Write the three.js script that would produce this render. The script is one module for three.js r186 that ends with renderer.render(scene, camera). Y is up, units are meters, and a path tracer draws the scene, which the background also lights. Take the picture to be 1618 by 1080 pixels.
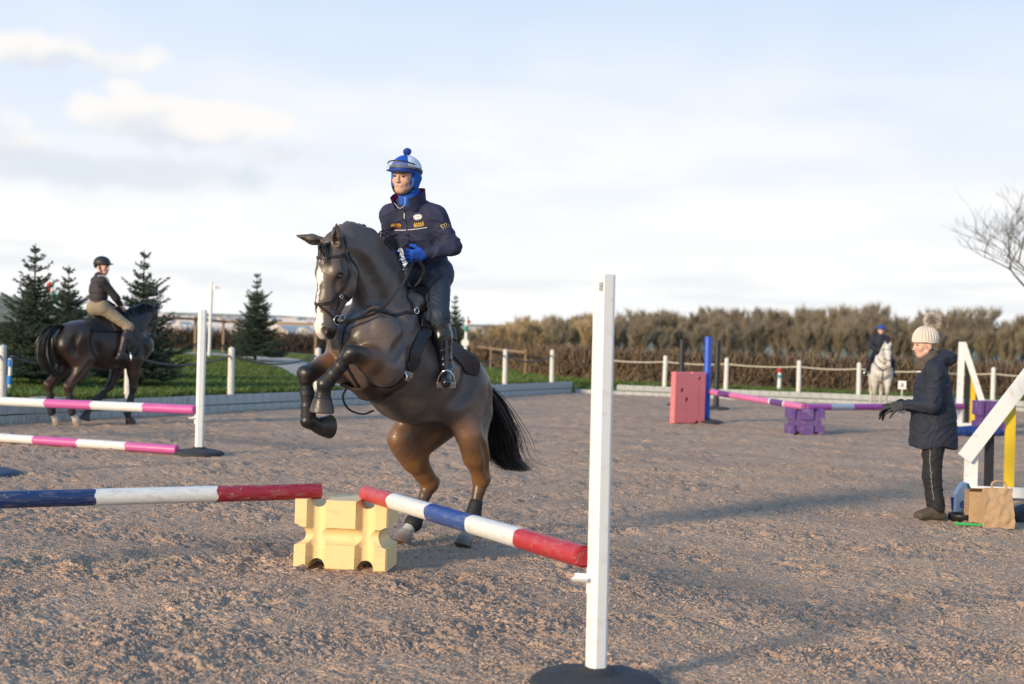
import * as THREE from 'three';
import { mergeGeometries } from 'three/addons/utils/BufferGeometryUtils.js';
import { Brush, Evaluator, SUBTRACTION } from 'three-bvh-csg';
import { createNoise3D, createNoise2D } from 'simplex-noise';

// ---------------------------------------------------------------- camera, sky, sun, exposure
const scene = new THREE.Scene();
const IMG_W = 1618, IMG_H = 1080, FOCAL = 2247, EYE = 1.55;
const camera = new THREE.PerspectiveCamera(2 * Math.atan(540 / FOCAL) * 180 / Math.PI, IMG_W / IMG_H, 0.1, 9000);
camera.filmGauge = 36;
camera.position.set(0, EYE, 0);
camera.rotation.order = 'YXZ';
camera.rotation.set(-18 / FOCAL, 0, 1.9 * Math.PI / 180);
camera.updateProjectionMatrix();
camera.updateMatrixWorld(true);
camera.focus = 9.5;
camera.userData.fStop = 2.4;
const renderer = new THREE.WebGLRenderer({ antialias: true });
renderer.toneMapping = THREE.LinearToneMapping;
renderer.toneMappingExposure = 1.14;
renderer.shadowMap.enabled = true;

function mulberry(seed) { let a = seed >>> 0; return () => { a = (a + 0x6D2B79F5) | 0; let t = Math.imul(a ^ (a >>> 15), 1 | a); t = (t + Math.imul(t ^ (t >>> 7), 61 | t)) ^ t; return ((t ^ (t >>> 14)) >>> 0) / 4294967296; }; }
const noise3 = createNoise3D(mulberry(11)), noise2 = createNoise2D(mulberry(23));
const clamp = (x, a = 0, b = 1) => Math.min(b, Math.max(a, x));
const smooth = (a, b, x) => { const t = clamp((x - a) / (b - a)); return t * t * (3 - 2 * t); };
const lerp = (a, b, t) => a + (b - a) * t;
const mix3 = (a, b, t) => [lerp(a[0], b[0], t), lerp(a[1], b[1], t), lerp(a[2], b[2], t)];
function fbm3(x, y, z, o = 5) { let s = 0, a = 0.5; for (let i = 0; i < o; i++) { s += a * noise3(x, y, z); x *= 2.03; y *= 2.03; z *= 2.03; a *= 0.5; } return s; }
function fbm2(x, y, o = 4) { let s = 0, a = 0.5; for (let i = 0; i < o; i++) { s += a * noise2(x, y); x *= 2.03; y *= 2.03; a *= 0.5; } return s; }

{ // a pale winter sky: blue above, milky towards the horizon, broken cloud
  const W = 2048, H = 1024, data = new Float32Array(W * H * 4), deg = Math.PI / 180;
  const banks = [[-18.5, 9.9, 4.2, 0.95, 1], [-13.5, 7.6, 5.2, 1.55, 1.1], [-21, 6.9, 3.2, 1.3, 0.9], [-9.4, 6.9, 2.6, 1.2, 0.7]];   // cumulus: azimuth, elevation, half sizes, weight
  for (let r = 0; r < H; r++) {
    const el = ((r + 0.5) / H - 0.5) * 180;
    for (let c = 0; c < W; c++) {
      const az = ((c + 0.5) / W - 0.25) * 360, a = (((az + 180) % 360) + 360) % 360 - 180;
      const e = Math.max(el, 0), dx = Math.sin(az * deg) * Math.cos(el * deg), dy = Math.sin(el * deg), dz = Math.cos(az * deg) * Math.cos(el * deg);
      const t = 1 - Math.exp(-Math.max(0, e - 3) / 23);
      let col = mix3([0.96, 0.975, 0.985], [0.10, 0.42, 0.92], t);
      // thin high veil
      const q = 1 / (dy + 0.12), veil = smooth(-0.35, 0.5, fbm3(dx * q * 0.8 + 3, dz * q * 0.8, 1.7, 5) + 0.10) * (0.80 - 0.35 * smooth(20, 70, e)) * smooth(14, 6, e + 3.5 * Math.abs(fbm3(dx * 3, dy * 5, dz * 3, 3)) ) + 0.10 * smooth(-0.2, 0.6, fbm3(dx * q * 1.3, dz * q * 1.3, 5.2, 5));
      col = mix3(col, [1.0, 0.995, 0.985], clamp(veil));
      // cumulus masses; lit tops and greyer flat bases
      let m = -1;
      for (const [ba, be, sa, se, w] of banks) { const u = (a - ba) / sa, v = (el - be) / (el > be ? se : se * 0.8); m = Math.max(m, w * (1 - Math.sqrt(u * u + v * v))); }
      const far = 0.42 * smooth(-0.1, 0.5, fbm3(dx * 4 + 9, dy * 16, dz * 4, 4)) * smooth(3, 7, e) * smooth(40, 12, e) * (Math.abs(a) > 26 ? 1 : 0.0);
      const bump = fbm3(dx * 16, dy * 30, dz * 16, 6), body = smooth(-0.05, 0.42, Math.max(m, -0.6) + bump * 0.85 + far - 0.1);
      if (body > 0) {
        let tone = 0.5;
        let best = -9; for (const [ba, be, sa, se] of banks) { const k = 1 - Math.hypot((a - ba) / sa, (el - be) / se); if (k > best) { best = k; tone = smooth(-1.0, 0.45, (el - be) / se + bump * 1.1); } }
        col = mix3(col, mix3([0.66, 0.72, 0.82], [1.0, 0.965, 0.93], tone), body * 0.88);
      }
      // soft grey undersides below the cumulus
      { const u = (a + 15.5) / 8.5, v = (el - 5.6) / 0.95, g = smooth(0.0, 0.75, 1 - Math.hypot(u, v) + bump * 0.7); col = mix3(col, [0.64, 0.71, 0.80], g * 0.5); }
      // low grey stratus bars
      const s1 = fbm3(dx * 5, dy * 70, dz * 5 + 4, 5), bar = smooth(0.02, 0.40, s1 + 0.30 - Math.abs(e - 1.9) * 0.55) * 0.42;
      col = mix3(col, [0.74, 0.785, 0.85], clamp(bar));
      if (el < 0) col = mix3(col, [0.32, 0.30, 0.25], smooth(0, -4, el));
      const o = (r * W + c) * 4; data[o] = col[0] * 0.90; data[o + 1] = col[1] * 0.90; data[o + 2] = col[2] * 0.90; data[o + 3] = 1;
    }
  }
  const sky = new THREE.DataTexture(data, W, H, THREE.RGBAFormat, THREE.FloatType);
  sky.mapping = THREE.EquirectangularReflectionMapping; sky.magFilter = THREE.LinearFilter; sky.needsUpdate = true;
  scene.background = sky; scene.environment = sky;
}
const SUN_AZ = 0.80, SUN_EL = 13.5 * Math.PI / 180;      // behind the camera's left shoulder, low
const sunDir = [-Math.cos(SUN_EL) * Math.cos(SUN_AZ), Math.sin(SUN_EL), Math.cos(SUN_EL) * Math.sin(SUN_AZ)];
const sun = new THREE.DirectionalLight(new THREE.Color().setRGB(1.0, 0.80, 0.54), 4.3);
sun.position.set(sunDir[0] * 60, sunDir[1] * 60, -14 + sunDir[2] * 60);
sun.target.position.set(0, 0, -14);
sun.castShadow = true; sun.shadow.radius = 15; sun.shadow.mapSize.set(4096, 4096);
Object.assign(sun.shadow.camera, { left: -35, right: 35, top: 35, bottom: -35, near: 1, far: 160 });
scene.add(sun, sun.target);

// ---------------------------------------------------------------- small vector kit and scene helpers
const add = (a, b) => [a[0] + b[0], a[1] + b[1], a[2] + b[2]], sub = (a, b) => [a[0] - b[0], a[1] - b[1], a[2] - b[2]], mul = (a, s) => [a[0] * s, a[1] * s, a[2] * s];
const dot = (a, b) => a[0] * b[0] + a[1] * b[1] + a[2] * b[2], cross = (a, b) => [a[1] * b[2] - a[2] * b[1], a[2] * b[0] - a[0] * b[2], a[0] * b[1] - a[1] * b[0]];
const len = (a) => Math.hypot(a[0], a[1], a[2]), nrm = (a) => mul(a, 1 / (len(a) || 1)), mixv = mix3, UPV = [0, 1, 0];
const comb = (o, ...p) => { let r = o; for (let i = 0; i < p.length; i += 2) r = add(r, mul(p[i], p[i + 1])); return r; };
function at(px, py, depth) {        // the point at that distance down the view on the line of sight through a photo position
  const d = new THREE.Vector3((px - 809) / FOCAL, -(py - 540) / FOCAL, -1).applyQuaternion(camera.quaternion);
  const k = depth / -d.z; return [d.x * k, EYE + d.y * k, -depth];
}
const onGround = (px, py, h = 0) => { const p = at(px, py, 1), k = (EYE - h) / (EYE - p[1]); return [p[0] * k, h, -k]; };
const taken = new Map();
function numbered(name) { const n = taken.get(name) || 0; taken.set(name, n + 1); return n ? `${name}_${String(n).padStart(3, '0')}` : name; }
function tag(o, label, category, group) { o.userData.label = label; o.userData.category = category; if (group) o.userData.group = group; return o; }
function thing(name, label, category, pos = [0, 0, 0], group) { const o = new THREE.Group(); o.name = numbered(name); o.position.set(...pos); scene.add(o); return tag(o, label, category, group); }
function part(name, geo, mat, parent) {       // geometry given in world coordinates when parent is an unrotated group
  const m = new THREE.Mesh(geo, mat); m.name = name; m.castShadow = m.receiveShadow = true;
  if (parent) { const q = new THREE.Vector3(); parent.updateWorldMatrix(true, false); parent.getWorldPosition(q); if (!parent.userData.local) geo.translate(-q.x, -q.y, -q.z); parent.add(m); }
  return m;
}
function single(name, geo, mat, label, category, group) { const m = part(numbered(name), geo, mat); scene.add(m); return tag(m, label, category, group); }
function setting(name, geo, mat) { const m = part(numbered(name), geo, mat); m.userData.kind = 'structure'; scene.add(m); return m; }
const lin = (r, g, b) => new THREE.Color().setRGB(r, g, b);
const std = (c, roughness = 0.8, extra = {}) => new THREE.MeshStandardMaterial({ color: Array.isArray(c) ? lin(...c) : c, roughness, side: THREE.DoubleSide, ...extra });
const vcol = (roughness = 0.8, extra = {}) => new THREE.MeshPhysicalMaterial({ vertexColors: true, roughness, side: THREE.DoubleSide, ...extra });
function makeTex(w, h, fn, srgb = true, rep) {
  const d = new Uint8Array(w * h * 4);
  for (let y = 0; y < h; y++) for (let x = 0; x < w; x++) { const c = fn(x / w, y / h, x, y), o = (y * w + x) * 4; for (let k = 0; k < 3; k++) { const v = Array.isArray(c) ? c[k] : c; d[o + k] = 255 * clamp(srgb ? Math.pow(clamp(v), 1 / 2.2) : v); } d[o + 3] = 255; }
  const t = new THREE.DataTexture(d, w, h); t.magFilter = THREE.LinearFilter; t.minFilter = THREE.LinearFilter; t.wrapS = t.wrapT = THREE.RepeatWrapping;
  if (srgb) t.colorSpace = THREE.SRGBColorSpace; if (rep) t.repeat.set(...rep); t.needsUpdate = true; return t;
}
const tile = (u, v, f, seed, o = 4) => { let s = 0, a = 0.5; for (let i = 0; i < o; i++) { const R = f / (2 * Math.PI), A = u * 2 * Math.PI, B = v * 2 * Math.PI; s += a * noise3(Math.cos(A) * R + seed + 2.1 * Math.cos(B) * R, Math.sin(A) * R + 1.7 * Math.sin(B) * R, Math.cos(B) * R * 1.3 - Math.sin(A) * R * 0.6); f *= 2; a *= 0.55; } return s; };
const grainTex = makeTex(256, 256, (u, v) => 0.5 + 0.5 * tile(u, v, 14, 3, 4), false);
const clothTex = makeTex(128, 128, (u, v, x, y) => 0.5 + 0.22 * Math.sin(x * Math.PI / 2) * Math.sin(y * Math.PI / 2) + 0.3 * tile(u, v, 6, 8, 3), false);

// ---------------------------------------------------------------- distance-field bodies
const cap = (a, b, ra, rb = ra, o = {}) => ({ t: 0, a, b, ra, rb, k: 0.03, s: 1, ...o });
const ell = (c, r, o = {}) => ({ t: 1, a: c, r: Array.isArray(r) ? r : [r, r, r], ax: o.ax || [[1, 0, 0], [0, 1, 0], [0, 0, 1]], k: 0.03, s: 1, ...o });
const cone = (a, b, ra, rb, o = {}) => ({ t: 2, a, b, ra, rb, k: 0.006, s: 1, rd: 0.006, ...o });
function dPrim(p, x, y, z) {
  let qx = x - p.a[0], qy = y - p.a[1], qz = z - p.a[2];
  if (p.t === 1) {
    const A = p.ax, r = p.r, u = (qx * A[0][0] + qy * A[0][1] + qz * A[0][2]) / r[0], v = (qx * A[1][0] + qy * A[1][1] + qz * A[1][2]) / r[1], w = (qx * A[2][0] + qy * A[2][1] + qz * A[2][2]) / r[2];
    const k0 = Math.sqrt(u * u + v * v + w * w), k1 = Math.sqrt(u * u / (r[0] * r[0]) + v * v / (r[1] * r[1]) + w * w / (r[2] * r[2]));
    return k1 < 1e-9 ? -Math.min(r[0], r[1], r[2]) : k0 * (k0 - 1) / k1;
  }
  let bx = p.b[0] - p.a[0], by = p.b[1] - p.a[1], bz = p.b[2] - p.a[2];
  if (p.n) {
    const g = 1 / p.s - 1, dn = (qx * p.n[0] + qy * p.n[1] + qz * p.n[2]) * g, db = (bx * p.n[0] + by * p.n[1] + bz * p.n[2]) * g;
    qx += p.n[0] * dn; qy += p.n[1] * dn; qz += p.n[2] * dn; bx += p.n[0] * db; by += p.n[1] * db; bz += p.n[2] * db;
  }
  const bb = bx * bx + by * by + bz * bz;
  if (p.t === 2) {
    const h = Math.sqrt(bb), ya = (qx * bx + qy * by + qz * bz) / h, xr = Math.sqrt(Math.max(0, qx * qx + qy * qy + qz * qz - ya * ya)), rd = p.rd;
    const hh = h / 2 - rd, yy = ya - h / 2, r1 = p.ra - rd, r2 = p.rb - rd;
    const k2x = r2 - r1, k2y = 2 * hh, cax = xr - Math.min(xr, yy < 0 ? r1 : r2), cay = Math.abs(yy) - hh;
    const tt = clamp(((r2 - xr) * k2x + (hh - yy) * k2y) / (k2x * k2x + k2y * k2y)), cbx = xr - r2 + k2x * tt, cby = yy - hh + k2y * tt;
    const sg = cbx < 0 && cay < 0 ? -1 : 1;
    return sg * Math.sqrt(Math.min(cax * cax + cay * cay, cbx * cbx + cby * cby)) - rd;
  }
  let h = bb > 0 ? (qx * bx + qy * by + qz * bz) / bb : 0; h = h < 0 ? 0 : h > 1 ? 1 : h;
  const ex = qx - bx * h, ey = qy - by * h, ez = qz - bz * h;
  return Math.sqrt(ex * ex + ey * ey + ez * ez) - (p.ra + (p.rb - p.ra) * h);
}
function field(prims, x, y, z) {
  let d = 1e9;
  for (const p of prims) {
    const e = dPrim(p, x, y, z), k = p.k;
    if (p.cut) { const h = Math.max(k - Math.abs(d + e), 0) / k; d = Math.max(d, -e) + h * h * k * 0.25; }
    else if (d > 1e8) d = e;
    else { const h = Math.max(k - Math.abs(d - e), 0) / k; d = Math.min(d, e) - h * h * k * 0.25; }
  }
  return d;
}
function gradient(f, p, e = 0.003) {
  return nrm([f(p[0] + e, p[1], p[2]) - f(p[0] - e, p[1], p[2]), f(p[0], p[1] + e, p[2]) - f(p[0], p[1] - e, p[2]), f(p[0], p[1], p[2] + e) - f(p[0], p[1], p[2] - e)]);
}
function bodyMesh(prims, { cell = 0.01, disp, color, clip, margin = 0.03 } = {}) {
  const lo = [1e9, 1e9, 1e9], hi = [-1e9, -1e9, -1e9];
  for (const p of prims) { if (p.cut) continue; for (const [c, r] of p.t === 1 ? [[p.a, Math.max(...p.r)]] : [[p.a, p.ra], [p.b, p.rb]]) for (let k = 0; k < 3; k++) { lo[k] = Math.min(lo[k], c[k] - r - margin); hi[k] = Math.max(hi[k], c[k] + r + margin); } }
  const N = lo.map((v, k) => Math.ceil((hi[k] - v) / cell / 8) * 8 + 1), [nx, ny, nz] = N, val = new Float32Array(nx * ny * nz).fill(1);
  const evalAt = (list, x, y, z) => { let d = field(list, x, y, z); if (clip) d = Math.max(d, clip(x, y, z)); if (disp) d += disp(x, y, z); return d; };
  const R = cell * 8 * 0.87, lists = new Map(), near = (p) => lists.get((Math.floor((p[2] - lo[2]) / cell / 8) * 4096 + Math.floor((p[1] - lo[1]) / cell / 8)) * 4096 + Math.floor((p[0] - lo[0]) / cell / 8)) || prims;
  for (let bz = 0; bz < nz - 1; bz += 8) for (let by = 0; by < ny - 1; by += 8) for (let bx = 0; bx < nx - 1; bx += 8) {
    const cx = lo[0] + (bx + 4) * cell, cy = lo[1] + (by + 4) * cell, cz = lo[2] + (bz + 4) * cell;
    let m = 1e9; const ds = prims.map((p) => { const d = dPrim(p, cx, cy, cz) * (p.s < 1 ? p.s : 1); if (!p.cut) m = Math.min(m, d); return d; });
    if (m > R + 0.06) continue;
    const list = prims.filter((p, i) => ds[i] < (p.cut ? R + 0.05 : Math.max(m, 0) + 2 * R + 0.12));
    lists.set((bz / 8 * 4096 + by / 8) * 4096 + bx / 8, list);
    for (let z = bz; z <= bz + 8; z++) for (let y = by; y <= by + 8; y++) for (let x = bx; x <= bx + 8; x++) val[(z * ny + y) * nx + x] = evalAt(list, lo[0] + x * cell, lo[1] + y * cell, lo[2] + z * cell);
  }
  const idx = new Int32Array(nx * ny * nz).fill(-1), pos = [], tri = [], off = [0, 1, nx, nx + 1, nx * ny, nx * ny + 1, nx * ny + nx, nx * ny + nx + 1];
  const ED = [[0, 1], [2, 3], [4, 5], [6, 7], [0, 2], [1, 3], [4, 6], [5, 7], [0, 4], [1, 5], [2, 6], [3, 7]];
  for (let z = 0; z < nz - 1; z++) for (let y = 0; y < ny - 1; y++) for (let x = 0; x < nx - 1; x++) {
    const b = (z * ny + y) * nx + x; let mask = 0; for (let k = 0; k < 8; k++) if (val[b + off[k]] < 0) mask |= 1 << k;
    if (mask === 0 || mask === 255) continue;
    let sx = 0, sy = 0, sz = 0, n = 0;
    for (const [i, j] of ED) { const vi = val[b + off[i]], vj = val[b + off[j]]; if ((vi < 0) === (vj < 0)) continue; const t = vi / (vi - vj); sx += lerp(i & 1, j & 1, t); sy += lerp((i >> 1) & 1, (j >> 1) & 1, t); sz += lerp(i >> 2, j >> 2, t); n++; }
    idx[b] = pos.length / 3; pos.push(lo[0] + (x + sx / n) * cell, lo[1] + (y + sy / n) * cell, lo[2] + (z + sz / n) * cell);
  }
  const quad = (a, b, c, d, flip) => { if (a < 0 || b < 0 || c < 0 || d < 0) return; flip ? tri.push(a, c, b, a, d, c) : tri.push(a, b, c, a, c, d); };
  for (let z = 1; z < nz - 1; z++) for (let y = 1; y < ny - 1; y++) for (let x = 1; x < nx - 1; x++) {
    const b = (z * ny + y) * nx + x, s = val[b] < 0;
    if (s !== (val[b + 1] < 0)) quad(idx[b - nx - nx * ny], idx[b - nx * ny], idx[b], idx[b - nx], !s);
    if (s !== (val[b + nx] < 0)) quad(idx[b - 1 - nx * ny], idx[b - 1], idx[b], idx[b - nx * ny], !s);
    if (s !== (val[b + nx * ny] < 0)) quad(idx[b - 1 - nx], idx[b - nx], idx[b], idx[b - 1], !s);
  }
  const hasC = prims.some((p) => p.c), nor = new Float32Array(pos.length), colr = color || prims.some((p) => p.c) ? new Float32Array(pos.length) : null, uv = new Float32Array(pos.length / 3 * 2);
  for (let i = 0; i < pos.length; i += 3) {
    const p = [pos[i], pos[i + 1], pos[i + 2]], e = cell * 0.5, use = near(p), n = gradient((x, y, z) => evalAt(use, x, y, z), p, e); nor[i] = n[0]; nor[i + 1] = n[1]; nor[i + 2] = n[2];
    uv[i / 3 * 2] = p[0] + p[2] * 0.55; uv[i / 3 * 2 + 1] = p[1] + p[2] * 0.35;
    if (colr) {
      let c = [0.2, 0.2, 0.2];
      if (hasC) {
        let m = 1e9; const ds = use.map((q) => { const d = q.c && !q.cut ? dPrim(q, ...p) : 1e9; m = Math.min(m, d); return d; });
        let W = 0; c = [0, 0, 0];
        use.forEach((q, j) => { if (ds[j] - m > 0.07) return; const w = Math.exp(-(ds[j] - m) / 0.016); let h = 0; if (q.t !== 1) { const ab = sub(q.b, q.a); h = clamp(dot(sub(p, q.a), ab) / (dot(ab, ab) || 1)); } const cc = mix3(q.c[0], q.c[1] || q.c[0], h); c = add(c, mul(cc, w)); W += w; });
        c = mul(c, 1 / W);
      }
      if (color) c = color(p, n, c);
      colr[i] = c[0]; colr[i + 1] = c[1]; colr[i + 2] = c[2];
    }
  }
  const g = new THREE.BufferGeometry();
  g.setAttribute('position', new THREE.Float32BufferAttribute(pos, 3)); g.setAttribute('normal', new THREE.BufferAttribute(nor, 3)); g.setAttribute('uv', new THREE.BufferAttribute(uv, 2));
  if (colr) g.setAttribute('color', new THREE.BufferAttribute(colr, 3));
  g.setIndex(tri); return g;
}
function paint(g, c) { const n = g.attributes.position.count, a = new Float32Array(n * 3); for (let i = 0; i < n; i++) a.set(c, i * 3); g.setAttribute('color', new THREE.BufferAttribute(a, 3)); return g; }

// ribbons, straps, tubes
function hairMesh(strands) {     // each strand: {pts, w0, w1, side}
  const pos = [], tri = [], uv = [];
  for (const { pts, w0, w1, side } of strands) {
    const n = pts.length, base = pos.length / 3;
    for (let i = 0; i < n; i++) {
      const t = i / (n - 1), w = lerp(w0, w1, t * t), tan = nrm(sub(pts[Math.min(n - 1, i + 1)], pts[Math.max(0, i - 1)])), s = nrm(cross(tan, side));
      pos.push(...comb(pts[i], s, w / 2), ...comb(pts[i], s, -w / 2)); uv.push(0, t, 1, t);
      if (i) { const b = base + i * 2; tri.push(b - 2, b - 1, b, b, b - 1, b + 1); }
    }
  }
  const g = new THREE.BufferGeometry(); g.setAttribute('position', new THREE.Float32BufferAttribute(pos, 3)); g.setAttribute('uv', new THREE.Float32BufferAttribute(uv, 2)); g.setIndex(tri); g.computeVertexNormals(); return g;
}
function spline(pts, n) { const c = new THREE.CatmullRomCurve3(pts.map((p) => new THREE.Vector3(...p))); return c.getPoints(n).map((p) => [p.x, p.y, p.z]); }
function tube(pts, r, n = 24, seg = 8, r1 = r) {
  const P = pts.length > 2 ? spline(pts, n) : pts.length === 2 ? [0, 1].map((t) => mixv(pts[0], pts[1], t)) : pts, pos = [], nor = [], uv = [], tri = []; let side = Math.abs(nrm(sub(P[1], P[0]))[1]) > 0.9 ? [1, 0, 0] : UPV, run = 0;
  for (let i = 0; i < P.length; i++) {
    const tan = nrm(sub(P[Math.min(P.length - 1, i + 1)], P[Math.max(0, i - 1)])), b = nrm(cross(tan, side)), s = cross(b, tan), rr = lerp(r, r1, i / (P.length - 1)); side = s; if (i) run += len(sub(P[i], P[i - 1]));
    for (let j = 0; j <= seg; j++) { const a = j / seg * 2 * Math.PI, d = add(mul(s, Math.cos(a)), mul(b, Math.sin(a))); pos.push(...comb(P[i], d, rr)); nor.push(...d); uv.push(j / seg, run); if (i && j < seg) { const k = (i - 1) * (seg + 1) + j; tri.push(k, k + 1, k + seg + 1, k + 1, k + seg + 2, k + seg + 1); } }
  }
  for (const [i, sgn] of [[0, -1], [P.length - 1, 1]]) {
    const c = pos.length / 3, tan = mul(nrm(sub(P[Math.min(P.length - 1, i + 1)], P[Math.max(0, i - 1)])), sgn); pos.push(...P[i]); nor.push(...tan); uv.push(0.5, i ? run : 0);
    for (let j = 0; j <= seg; j++) { const k = (i * (seg + 1) + j) * 3; pos.push(pos[k], pos[k + 1], pos[k + 2]); nor.push(...tan); uv.push(j / seg, i ? run : 0); if (j < seg) sgn > 0 ? tri.push(c, c + 1 + j, c + 2 + j) : tri.push(c, c + 2 + j, c + 1 + j); }
  }
  const g = new THREE.BufferGeometry(); g.setAttribute('position', new THREE.Float32BufferAttribute(pos, 3)); g.setAttribute('normal', new THREE.Float32BufferAttribute(nor, 3)); g.setAttribute('uv', new THREE.Float32BufferAttribute(uv, 2)); g.setIndex(tri); return g;
}
function strap(pts, normals, w, th) {      // a flat band with thickness that follows pts; normals point away from what it lies on
  const pos = [], tri = [], uv = []; const n = pts.length; let run = 0;
  for (let i = 0; i < n; i++) {
    const tan = nrm(sub(pts[Math.min(n - 1, i + 1)], pts[Math.max(0, i - 1)])), b = nrm(cross(tan, normals[i])), u = nrm(cross(b, tan)); if (i) run += len(sub(pts[i], pts[i - 1]));
    for (const [x, y] of [[-0.5, 0], [-0.42, 1], [0.42, 1], [0.5, 0]]) { pos.push(...comb(pts[i], b, x * w, u, y * th)); uv.push(x * w, run); }
    if (i) for (let j = 0; j < 4; j++) { const k = (i - 1) * 4 + j, l = (i - 1) * 4 + (j + 1) % 4; tri.push(k, l, k + 4, l, l + 4, k + 4); }
  }
  tri.push(0, 2, 1, 0, 3, 2); const e = (n - 1) * 4; tri.push(e, e + 1, e + 2, e, e + 2, e + 3);
  const g = new THREE.BufferGeometry(); g.setAttribute('position', new THREE.Float32BufferAttribute(pos, 3)); g.setAttribute('uv', new THREE.Float32BufferAttribute(uv, 2)); g.setIndex(tri); const h = g.toNonIndexed(); h.computeVertexNormals(); return h;
}
function strapOn(f, pts, w, th, n = 40, lift = 0.002) {   // the band laid on the surface f = 0
  const P = spline(pts, n).map((p) => { let q = p; for (let i = 0; i < 5; i++) { const g = gradient(f, q, 0.004); q = comb(q, g, -(f(...q) - lift)); } return q; });
  return strap(P, P.map((p) => gradient(f, p, 0.006)), w, th);
}
function strapRay(f, pts, dir, w, th, n = 40, lift = 0.001) {      // the band pressed straight on to f = 0 along -dir
  const d = nrm(dir), P = spline(pts, n).map((p) => { let q = comb(p, d, 0.12); for (let i = 0; i < 40; i++) { const v = f(...q) - lift; q = comb(q, d, -v * 0.7); if (Math.abs(v) < 1e-4) break; } return q; });
  return strap(P, P.map(() => d), w, th);
}
function box(c, sx, sy, sz, turn = 0, bevel = 0.004) {
  const s = new THREE.Shape(), a = sx / 2 - bevel, b = sy / 2 - bevel; s.moveTo(-a, -b); s.lineTo(a, -b); s.lineTo(a, b); s.lineTo(-a, b); s.closePath();
  const g = new THREE.ExtrudeGeometry(s, { depth: sz - 2 * bevel, bevelEnabled: true, bevelThickness: bevel, bevelSize: bevel, bevelSegments: 1 }); g.translate(0, 0, -sz / 2 + bevel); g.rotateY(turn); g.translate(...c); return g;
}
function bar(a, b, w, d, up = UPV, bevel = 0.004) {       // a rectangular length of timber from a to b; w across, d along 'up'
  const t = sub(b, a), L = len(t), z = nrm(t), x = nrm(cross(up, z)), y = cross(z, x), g = box([0, 0, 0], w, d, L, 0, bevel);
  g.applyMatrix4(new THREE.Matrix4().makeBasis(new THREE.Vector3(...x), new THREE.Vector3(...y), new THREE.Vector3(...z)).setPosition(...mixv(a, b, 0.5))); return g;
}
function ball(c, r, n = 16) { const g = new THREE.SphereGeometry(1, n, n * 0.75 | 0); Array.isArray(r) ? g.scale(...r) : g.scale(r, r, r); g.translate(...c); return g; }
// ---------------------------------------------------------------- the ground
const KA = [-7.2, -20.1], KK = [1.576, -36.9], KC = [14.5, -34.42], KZ = [-16.6, -2.1];     // timber kerb of the arena: left side through KA to the corner KK, far side on to KC
const nL = nrm([-(KA[1] - KK[1]), 0, -(KK[0] - KA[0])]), nF = nrm([-(KK[1] - KC[1]) * -1 * -1, 0, -(KC[0] - KK[0])]);
const outLeft = (x, z) => (x - KK[0]) * nL[0] + (z - KK[1]) * nL[2], outFar = (x, z) => (x - KK[0]) * nF[0] + (z - KK[1]) * nF[2];
const outside = (x, z) => Math.max(outLeft(x, z), outFar(x, z));
function prints(x, z) {       // hoof prints: a pressed oval with a raised rim, about two to the square metre
  let d = 0; const cx = Math.floor(x / 0.55), cz = Math.floor(z / 0.55);
  for (let i = -1; i <= 1; i++) for (let j = -1; j <= 1; j++) { const a = noise2((cx + i) * 12.9, (cz + j) * 7.7), b = noise2((cx + i) * 5.3 + 50, (cz + j) * 9.1), px = (cx + i + 0.5 + 0.42 * a) * 0.55, pz = (cz + j + 0.5 + 0.42 * b) * 0.55, th = a * 9, u = (x - px) * Math.cos(th) + (z - pz) * Math.sin(th), v = -(x - px) * Math.sin(th) + (z - pz) * Math.cos(th), r = Math.hypot(u / 0.085, v / 0.105); d += (0.5 + 0.5 * b) * (r < 1 ? -0.030 * (1 - r * r) : 0) + (0.5 + 0.5 * b) * 0.016 * Math.exp(-((r - 1.25) ** 2) / 0.08); }
  return d;
}
function sandH(x, z) {
  const wx = x + 0.05 * noise2(x * 6, z * 6), wz = z + 0.05 * noise2(x * 6 + 20, z * 6), churn = fbm2(wx * 2.4 + 7, wz * 2.4, 2), clod = noise2(wx * 12, wz * 12), clod2 = noise2(wx * 25 + 40, wz * 25), fine = noise2(x * 47, z * 47 + 9);
  const rough = 0.45 + 0.75 * smooth(-0.3, 0.35, fbm2(x * 0.6 + 3, z * 0.9, 2));
  return 0.014 * fbm2(x * 0.5, z * 0.5, 2) + prints(wx, wz) * 0.85 + rough * (0.030 * churn + 0.012 * (0.45 - Math.abs(clod)) + 0.011 * clod2 + 0.0085 * fine) - 0.008;
}
function landH(x, z) {
  const o = outside(x, z), D = -z, side = smooth(-2, 2, outFar(x, z) - outLeft(x, z));
  let h = lerp(0.28, 0.23, side) + 0.05 * fbm2(x * 0.25, z * 0.25, 3) * smooth(0.5, 4, o) + 0.016 * fbm2(x * 2.5, z * 2.5, 2);
  h += 0.25 * smooth(1, 9, o) * (1 - side) * smooth(70, 40, D);
  h = lerp(h, -4.6 + 0.8 * fbm2(x * 0.01, z * 0.01, 2), smooth(58, 210, D));
  h = lerp(h, -9, smooth(250, 700, D) );
  return o < 0.28 ? lerp(-0.25, h, smooth(0.05, 0.26, o)) : h;
}
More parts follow.
